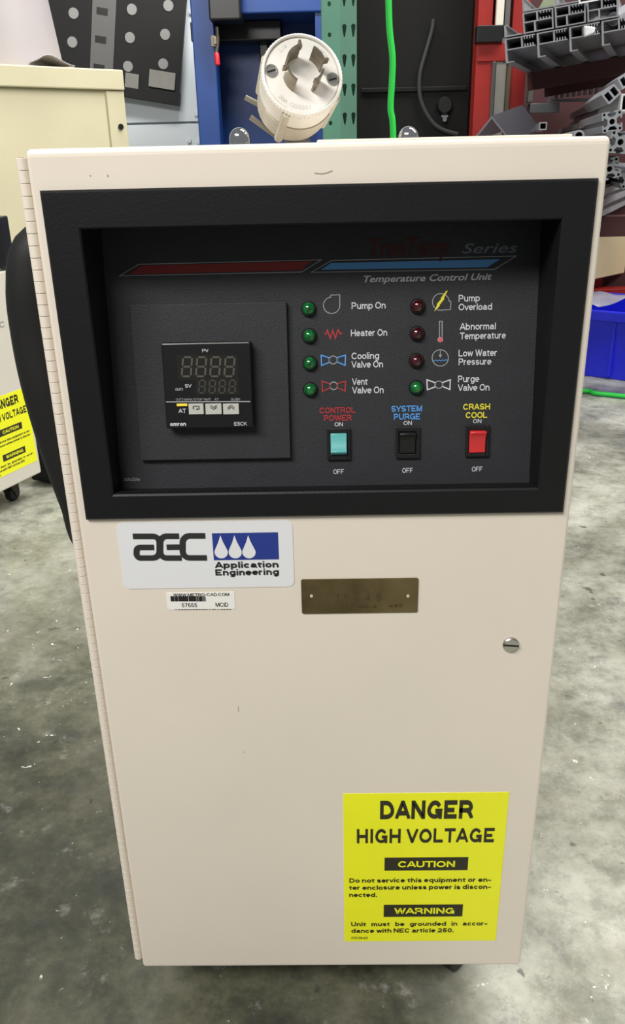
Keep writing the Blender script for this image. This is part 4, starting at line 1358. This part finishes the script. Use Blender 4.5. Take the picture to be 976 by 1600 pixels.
rbox('rack_post', 743, 770, 0, 200, YR, 0.06, RED, 0.0, 1.35)
rbox('rack_post', 796, 822, 0, 200, YR + 0.03, 0.06, RED, 0.0, 1.35)
rbox('cross_beam', 746, 800, 66, 96, YR - 0.004, 0.05, RED)
rbox('grey_channel', 766, 772, 96, 210, YR - 0.005, 0.05, mat('dark_channel_edge', (74, 72, 70), 0.5), 0.0)
rbox('grey_channel', 772, 788, 96, 210, YR + 0.0, 0.05, GREYM, 0.0)
rbox('grey_channel', 788, 796, 96, 210, YR + 0.012, 0.04, mat('brown_channel', (96, 84, 66), 0.6), 0.0)
rbox('cream_conduit', 777, 789, -60, 40, YR - 0.01, 0.02, CREAMW)
rbox('cream_conduit', 773, 786, 59, 66, YR - 0.01, 0.02, CREAMW)
rbox('cream_conduit', 770, 776, -60, 40, YR + 0.0, 0.02, mat('tan_trim', (146, 116, 86), 0.6))
rbox('black_bracket', 745, 786, 39, 66, YR - 0.02, 0.04, BLACK)
rbox('grey_strut', 789, 797, -60, 100, YR + 0.0, 0.03, mat('grey_strut', (92, 92, 92), 0.5))
# back panel, far posts, arms that carry the lengths
YBK = YR + 0.62
m = M(); m.box((atY(960, 100, YBK).x, YBK, 0.75), (1.35, 0.03, 1.5)); m.build('back_panel', MAROON, RK)
xr_ = atY(820, 100, YR).x
m = M(); m.box((1.22, YR + 0.03, 0.6), (0.07, 0.06, 1.2)); m.build('rack_post', RED, RK)
zbl = 0.17
m = M(); m.box(((xr_ + 1.22) / 2, YR + 0.55, zbl), (1.22 - xr_ + 0.05, 0.06, 0.07)); m.build('cross_beam', RED, RK, bevel=0.002)
rbox('shelf_strip', 826, 834, 120, 160, YR + 0.3, 0.03, GREYM)
rbox('shelf_block', 828, 874, 161, 176, YR + 0.3, 0.06, ALUD)
m = M()
for k in range(10):
    c = atY(860 + k * 9, 150 - k * 1.0, YR + 0.35); m.box(c, (0.008, 0.012, 0.016))
a = atY(855, 158, YR + 0.35); b = atY(945, 150, YR + 0.35)
m.box((a + b) / 2 + V3((0, 0, -0.004)), ((b - a).length, 0.02, 0.008)); m.build('notched_rail', ALUD, RK)

# ---- stacked window sections, ends towards us
tilt = math.radians(8.0)
SX = V3((math.cos(tilt), 0.0, math.sin(tilt)))
SUp = V3((-math.sin(tilt), 0.0, math.cos(tilt)))
SA = V3((0.36, 0.933, 0.0)).normalized()          # the lengths run back to the right, cut square to the aisle
YS = 1.62
S0 = atY(790, 99, YS)
pxm = (S0 - CAM).xy.length / 1415                       # metres per photo pixel at the stack


def section_frame(g):
    """tube row with toothed edges, over a channel with a lipped web"""
    t = 1.6
    W_, Hc, Ht = 46, 20, 16
    out = [(0, 0), (12, 0), (12, t), (3, t), (3, Hc), (W_ - 8, Hc), (W_ - 8, Hc + 3)]
    x = 24
    out += [(25, Hc + 3), (25, Hc + 5)]
    out += [(25, Hc + 5)]
    out += [(23.5, Hc + 5), (23.5, Hc + Ht)]
    # top edge with teeth to the right of the tube
    out = [(0, 0), (12, 0), (12, t), (3, t), (3, Hc), (27, Hc)]
    for k in range(4):
        out += [(29 + 4 * k, Hc), (29 + 4 * k, Hc + 4), (31 + 4 * k, Hc + 4), (31 + 4 * k, Hc)]
    out += [(W_ - 0.3, Hc), (W_ - 0.3, Hc + t), (W_ - 1.3, Hc + t)]
    out = out[:-2] + [(W_ - 0.3, Hc + 1)]
    out += [(27, Hc + 1.2), (27, Hc + Ht - 1.2)]
    for k in range(4):
        out += [(29 + 4 * k, Hc + Ht - 1.2), (29 + 4 * k, Hc + Ht - 4.5), (31 + 4 * k, Hc + Ht - 4.5), (31 + 4 * k, Hc + Ht - 1.2)]
    out += [(W_ - 0.3, Hc + Ht - 1.2), (W_ - 0.3, Hc + Ht), (0, Hc + Ht)]
    # drop repeated points that the teeth rows create against the lower flange
    lo = [(0, 0), (12, 0), (12, t), (3, t), (3, Hc - t), (W_ - 0.3, Hc - t), (W_ - 0.3, Hc)]
    teeth_lo = []
    for k in range(4):
        x = 43 - 4 * k
        teeth_lo += [(x, Hc), (x, Hc + 4), (x - 1.6, Hc + 4), (x - 1.6, Hc)]
    mid = [(27, Hc), (27, Hc + Ht - t)]
    teeth_hi = []
    for k in range(4):
        x = 29 + 4 * k
        teeth_hi += [(x, Hc + Ht - t), (x, Hc + Ht - 5), (x + 1.6, Hc + Ht - 5), (x + 1.6, Hc + Ht - t)]
    hi = [(W_ - 0.3, Hc + Ht - t), (W_ - 0.3, Hc + Ht), (0, Hc + Ht)]
    outer = lo + teeth_lo + mid + teeth_hi + hi
    hole = [(3, Hc + 0.3), (3, Hc + Ht - t), (24.5, Hc + Ht - t), (24.5, Hc + 0.3)]
    return [[(x * g, y * g * .91) for x, y in outer], [(x * g, y * g * .91) for x, y in hole]]


def section_tray(g, w_=45, h_=19):
    t = 2.0
    o = [(0, 0), (w_, 0), (w_, t), (t * 1.2, t), (t * 1.2, h_), (t * 2.6, h_ + 1), (t * 2.2, h_ + 3), (0, h_ + 1.5)]
    return [[(x * g, y * g * .91) for x, y in o]]


def section_double(g):
    """two rows: channels below, tubes above, with a narrow closed cell"""
    o = [(0, 0), (45, 0), (45, 17), (45, 32), (0, 32)]
    h1 = [(2, 2), (16, 2), (16, 16), (2, 16)]; h2 = [(18.5, 2), (42.8, 2), (42.8, 16), (18.5, 16)]
    h3 = [(2, 18), (20, 18), (20, 30), (2, 30)]
    teeth = [(22.5, 18)]
    for k in range(4):
        x = 25 + 4.4 * k
        teeth += [(x, 18), (x, 21), (x + 1.7, 21), (x + 1.7, 18)]
    teeth += [(43, 18), (43, 30)]
    for k in range(4):
        x = 40.6 - 4.4 * k
        teeth += [(x, 30), (x, 27), (x - 1.7, 27), (x - 1.7, 30)]
    teeth += [(22.5, 30)]
    return [[(x * g, y * g * .86) for x, y in lp] for lp in (o, h1, h2, h3, teeth)]


g = pxm * 0.965
ordn = ['leftmost', 'second from left', 'third from left', 'fourth from left', 'rightmost']


def sbar(name, sec, cu_, cv_, ln, mt, label):
    st = S0 + SX * (cu_ * pxm) + SUp * (cv_ * pxm * .91)
    o = profile_bar(name, sec, st, SA, ln, mt, None, SUp, 0, (SX, SUp))
    return tag(o, label, 'aluminium section', 'window sections stacked on the rack')


for i in range(5):
    sbar('window_section', section_frame(g), i * 46.5, 0, 0.95 - 0.05 * i, ALUD, '%s lipped aluminium section in the bottom layer of the upper stack' % ordn[i])
for i in range(3):
    sbar('window_section', section_double(g), (28 + i * 46 if i else 28), 37, 0.9 - 0.04 * i, ALUD, '%s double-tube aluminium section in the second layer of the upper stack' % ('left', 'middle', 'right')[i])
sbar('window_section', section_tray(g, 26, 15), 0.5, 37, 0.8, ALUD, 'small aluminium tray section left of the double-tube sections in the stack')
for i in range(2):
    sbar('window_section', section_tray(g, 44, 17), 28.5 + i * 46, 67.5, 0.8, ALUD, '%s open aluminium tray section on top of the upper stack' % ('left', 'right')[i])
# arms carrying the stack
m = M()
for da in (0.30, 0.62):
    m = M()
    c = S0 + SX * (170 * pxm) + SA * da - SUp * 0.021
    R3 = Matrix((SX, SUp.cross(SX), SUp)).transposed()
    m.box(c, (330 * pxm, 0.05, 0.039), 0, R3)
    m.build('support_arm', MAROON, RK)


def misc(o, label, cat): return tag(o, label, cat)


# odds and ends lying on the stack
def onstack(px, py, da): 
    p = CAM + ray(px, py) * 1.0
    d = ray(px, py); t = (S0.y + da - CAM.y) / d.y
    return CAM + d * t


A = onstack(924, 48, 0.05); B = onstack(925, -50, 0.05)
m = M(); hw = 0.019
m.lathe(A, B - A, [(0, hw), ((B - A).length, hw), ((B - A).length, hw * 0.86), (0.004, hw * 0.86)], 24)
misc(m.build('plastic_tube', CLEAR, smooth=40), 'milky plastic tube standing upright on the upper aluminium stack', 'tube')
a = onstack(918, 0, -0.02); m = M(); fr = Fr(a, SX, SUp); 
lp = [rect(-13 * pxm, -3 * pxm, 14 * pxm, -1 * pxm), rect(-13 * pxm, 8 * pxm, 14 * pxm, 10 * pxm), rect(-13 * pxm, -1 * pxm, -11 * pxm, 8 * pxm), rect(12 * pxm, -1 * pxm, 14 * pxm, 8 * pxm)]
for q_ in lp: m.prism(fr, q_, -0.0, 0.003)
m.prism(fr, rect(-11 * pxm, -1 * pxm, 12 * pxm, 8 * pxm), 0.0, 0.001, 1)
m.prism(fr, rect(-3 * pxm, 3 * pxm, 3 * pxm, 5 * pxm), -0.02, 0.0)
misc(m.build('label_holder', [TAPE, BLACK]), 'white-edged label clipped on the milky plastic tube', 'label holder')
for pts, nm, lab in (([(912, 40), (931, 42), (928, 52), (913, 58)], 'tape_patch', 'white tape patch wrapped on the section below the plastic tube'),):
    P_ = [onstack(x, y, -0.003) for x, y in pts]
    fr = Fr(P_[0], SX, SUp)
    poly = [((p - P_[0]).dot(SX), (p - P_[0]).dot(SUp)) for p in P_]
    m = M(); m.prism(fr, poly, -0.02, 0.0); misc(m.build(nm, TAPE, bevel=0.003), lab, 'tape')
A = onstack(944, 33, 0.06)
m = M(); m.lathe(A, SX * 0.8 + SA * 0.6, [(-0.045, 0.004), (-0.04, 0.020), (0.0, 0.024), (0.05, 0.022), (0.055, 0.004)], 20)
misc(m.build('wrapped_roll', TAPE, smooth=50), 'small white wrapped roll beside the plastic tube on the stack', 'roll')
for (p0, p1, r, lab) in (((925, 44), (985, 36), 0.013, 'round aluminium rod lying below the white roll'), ((958, 30), (990, 10), 0.014, 'round aluminium rod leaning up at the upper right edge')):
    A = onstack(*p0, 0.02); B = onstack(*p1, 0.10)
    m = M(); ln = (B - A).length; m.lathe(A, B - A, [(0.003, r * .7), (0, r * 0.7), (0, r), (ln, r)], 20); misc(m.build('aluminium_rod', ALU, smooth=40), lab, 'rod')
A = onstack(846, 27, 0.12); B = onstack(872, -12, 0.2)
m = M(); d = (B - A).normalized(); s_ = d.cross(SA).normalized()
fr = Fr(A, s_, d); ln = (B - A).length
m.prism(fr, [(-0.012, -0.01), (0.016, 0.0), (0.022, ln), (-0.022, ln)], -0.006, 0.006)
misc(m.build('film_strip', GREENP, bevel=0.002), 'greenish folded plastic strip behind the upper stack', 'plastic strip')

# ---- T-slot lengths lying lower on the rack
BA = V3((math.sin(math.radians(11)), math.cos(math.radians(11)), 0))


def tslot(s):
    h = s / 2; a = s * 0.12; b = s * 0.22; c = s * 0.27; w_ = s * 0.08
    q = [(-a, h), (-a, h - w_), (-b, h - w_), (-b, h - w_ * 1.7), (-a, h - c), (a, h - c), (b, h - w_ * 1.7), (b, h - w_), (a, h - w_), (a, h), (h * 0.93, h), (h, h * 0.93)]
    out = []
    for k in range(4):
        ca, sa = math.cos(math.radians(90 * k)), math.sin(math.radians(90 * k))
        out += [(x * ca + y * sa, -x * sa + y * ca) for x, y in q]
    g = s * 0.38; e = s * 0.06
    holes = [rect(sx * g - e, sy * g - e, sx * g + e, sy * g + e) for sx in (-1, 1) for sy in (-1, 1)]
    return [out, arc((0, 0), s * 0.14, 0, 345, 15)] + holes


def double_slot(s):
    w_, h_ = s, s * 1.0
    return [rrect(-w_ * 0.62, -h_ / 2, w_ * 0.62, h_ / 2, s * 0.08, 3), rect(-w_ * 0.48, -h_ * 0.34, -w_ * 0.08, h_ * 0.34), rect(w_ * 0.08, -h_ * 0.34, w_ * 0.48, h_ * 0.34)]


def rot2(loops, a):
    ca, sa = math.cos(a), math.sin(a)
    return [[(x * ca - y * sa, x * sa + y * ca) for x, y in lp] for lp in loops]


def bar(name, px, py, y, sec, ln, lab, mt=ALU, axis=BA):
    o = profile_bar(name, sec, atY(px, py, y), axis, ln, mt)
    return tag(o, lab, 'aluminium extrusion', 'slotted extrusions on the rack')


bar('slotted_extrusion', 956, 190, 1.22, rot2(tslot(0.035), 0.15), 0.48, 'slotted extrusion end just above the right top corner of the unit')
bar('slotted_extrusion', 969, 222, 1.14, rot2(tslot(0.037), -0.1), 0.50, 'large slotted extrusion end beside the right top corner of the unit')
bar('slotted_extrusion', 952, 264, 1.20, rot2(tslot(0.036), 0.25), 0.5, 'slotted extrusion end partly hidden by the right edge of the unit')
bar('slotted_extrusion', 980, 276, 1.24, rot2(tslot(0.034), 0.5), 0.5, 'slotted extrusion end below the large one at the right edge')
bar('twin_extrusion', 955, 147, 1.30, rot2(double_slot(0.023), 0.75), 0.4, 'two-cell aluminium tube end tilted above the slotted ends')
bar('twin_extrusion', 979, 124, 1.40, rot2(double_slot(0.023), 0.6), 0.3, 'two-cell aluminium tube end highest at the right edge')
bar('square_tube', 980, 160, 1.28, [rect(-0.012, -0.015, 0.012, 0.015), rect(-0.009, -0.012, 0.009, 0.012)], 0.4, 'pale rectangular tube end at the right edge of the photo', TAPE)
bar('slotted_extrusion', 945, 172, 1.74, rot2(tslot(0.046), 0.1), 0.8, 'long pale slotted length running back behind the two-cell tube end')
bar('slotted_extrusion', 917, 203, 1.74, rot2(tslot(0.034), 0.0), 0.8, 'slotted length lying lower left of the long pale one, close above the unit', ALUD)
bar('square_tube', 848, 197, 1.74, [rect(-0.009, -0.0085, 0.009, 0.0085), rect(-0.0065, -0.006, 0.0065, 0.006)], 0.5, 'small square tube end right of the folded angle', ALU)
bar('round_tube', 904, 212, 1.24, [arc((0, 0), 0.010, 0, 348, 24), arc((0, 0), 0.0065, 0, 348, 24)], 0.45, 'small round tube end close to the top edge of the unit', ALU)
BD3 = V3((math.sin(math.radians(25)), math.cos(math.radians(25)), 0))
for k, (px, py, y, s) in enumerate(((880, 326, 1.00, 0.034), (888, 300, 1.04, 0.028), (872, 352, 0.98, 0.030))):
    bar('slotted_extrusion', px, py, y, rot2(tslot(s), 0.1), 1.1, ('lower slotted length passing behind the right edge of the unit', 'upper dark slotted length behind the right edge of the unit',
        'lowest slotted length above the cream beam box')[k], ALUD, BD3)
# folded angle
AV = V3((math.sin(math.radians(29)), math.cos(math.radians(29)), 0.13)).normalized()
ap = atY(768, 181, 1.72)
prm = (ap - CAM).xy.length / 1415
ang_sec = [(0, 0), (-33, -36), (-31, -38), (0, -4), (30, -38), (32, -36)]
o = profile_bar('folded_angle', [[(x * prm, y * prm) for x, y in ang_sec]], ap, AV, 0.24, mat('satin_grey_aluminium', (150, 148, 160), 0.35, 0.5))
tag(o, 'folded grey aluminium angle lying ridge up behind the unit', 'aluminium angle')
# arms below the lower lengths
za_ = atY(872, 352, 0.98).z - 0.017 - 0.02
for y_ in (1.40, 1.75):
    m = M(); m.box((0.80, y_, za_), (0.86, 0.05, 0.04)); m.build('support_arm', MAROON, RK)
for y_ in (1.40, 1.75):
    m = M(); m.box((1.22, y_, 0.35), (0.06, 0.06, 0.7)); m.build('rack_post', RED, RK)

# cream box on the rack base
xq = atZ(936, 440, 0.20)
q0 = atY(930, 400, 2.44); q1 = atY(990, 390, 2.62)
dv = V3((q1.x - q0.x, q1.y - q0.y, 0)).normalized()
XF = Fr((q0.x - dv.x * 0.06, q0.y - dv.y * 0.06, 0), dv, (0, 0, 1))
zt_ = XF.hit(950, 357)[1]; zb_ = XF.hit(950, 432)[1]
CX = root('cream_box', (q0.x + 0.1, q0.y + 0.2, zb_), 'long cream steel box on the rack above the blue bin', 'box')
m = M(); m.prism(XF, rect(0, zb_, 0.56, zt_ - 0.012), -0.28, 0.0); m.build('box_body', mat('cream_box_paint', (214, 196, 158), 0.5, 0, 0.05, 6), CX, bevel=0.003)
m = M(); m.prism(XF, rect(-0.004, zt_ - 0.012, 0.564, zt_), -0.284, 0.004); m.build('box_lid', mat('cream_box_lid', (196, 180, 150), 0.5), CX, bevel=0.003)
m = M(); c = XF.pt(0.30, zb_ / 2, -0.16); R3 = Matrix((XF.u, -XF.n, XF.v)).transposed(); m.box(c, (0.60, 0.22, zb_ - 0.001), 0, R3)
tag(m.build('red_plinth', RED, bevel=0.003), 'red steel plinth under the cream box behind the blue bin', 'plinth')

# blue bin with a clear bag in it
b0 = atZ(915, 589, 0.0); b1 = atZ(976, 597, 0.0)
bu = (b1 - b0); bu.z = 0; bu.normalize()
BNF = Fr(b0 - bu * 0.16, bu, (0, 0, 1))
zr = BNF.hit(960, 487)[1]
BN = root('storage_bin', BNF.pt(0.2, 0, -0.15), 'blue plastic storage bin on the floor under the rack', 'bin')
L_, D_ = 0.46, 0.34
m = M()


def ring_(u0, u1, n0, n1, z): return [BNF.pt(u0, z, n0), BNF.pt(u1, z, n0), BNF.pt(u1, z, n1), BNF.pt(u0, z, n1)]


lps = [ring_(0.015, L_ - 0.015, -0.012, -D_ + 0.012, 0.0), ring_(0.0, L_, 0.0, -D_, zr - 0.03), ring_(-0.008, L_ + 0.008, 0.010, -D_ - 0.010, zr - 0.03),
       ring_(-0.008, L_ + 0.008, 0.010, -D_ - 0.010, zr), ring_(0.006, L_ - 0.006, -0.006, -D_ + 0.006, zr), ring_(0.02, L_ - 0.02, -0.018, -D_ + 0.018, 0.006)]
vs = [p for lp in lps for p in lp]; fs = [(3, 2, 1, 0), (20, 21, 22, 23)]
for k in range(5):
    for i in range(4):
        j = (i + 1) % 4; fs.append((4 * k + i, 4 * k + j, 4 * k + 4 + j, 4 * k + 4 + i))
m.add(vs, fs); m.build('bin_body', BLUEB, BN, bevel=0.003)
for u_ in (0.10, 0.23, 0.36):
    m = M(); m.prism(BNF, rect(u_ - 0.004, 0.012, u_ + 0.004, zr - 0.032), -0.012, 0.004); m.build('bin_rib', BLUEB, BN)
m = M(); G = 10; pts = []
ua = BNF.hit(906, 460)[0]
for i in range(G):
    for j in range(G):
        u = i / (G - 1); v = j / (G - 1)
        z = zr + 0.003 + 0.014 * math.sin(math.pi * u) * (0.4 + 0.6 * math.sin(math.pi * min(1, v + 0.15))) + 0.004 * math.sin(9 * u + 5 * v)
        pts.append(BNF.pt(0.03 + u * (0.135 + 0.02 * v), z, -0.03 - v * 0.26))
m.add(pts, [(i * G + j, (i + 1) * G + j, (i + 1) * G + j + 1, i * G + j + 1) for i in range(G - 1) for j in range(G - 1)])
bg = m.build('plastic_bag', BAG, smooth=60); tag(bg, 'clear plastic bag bulging over the rim of the blue bin', 'bag')
sd = bg.modifiers.new('solid', 'SOLIDIFY'); sd.thickness = 0.001
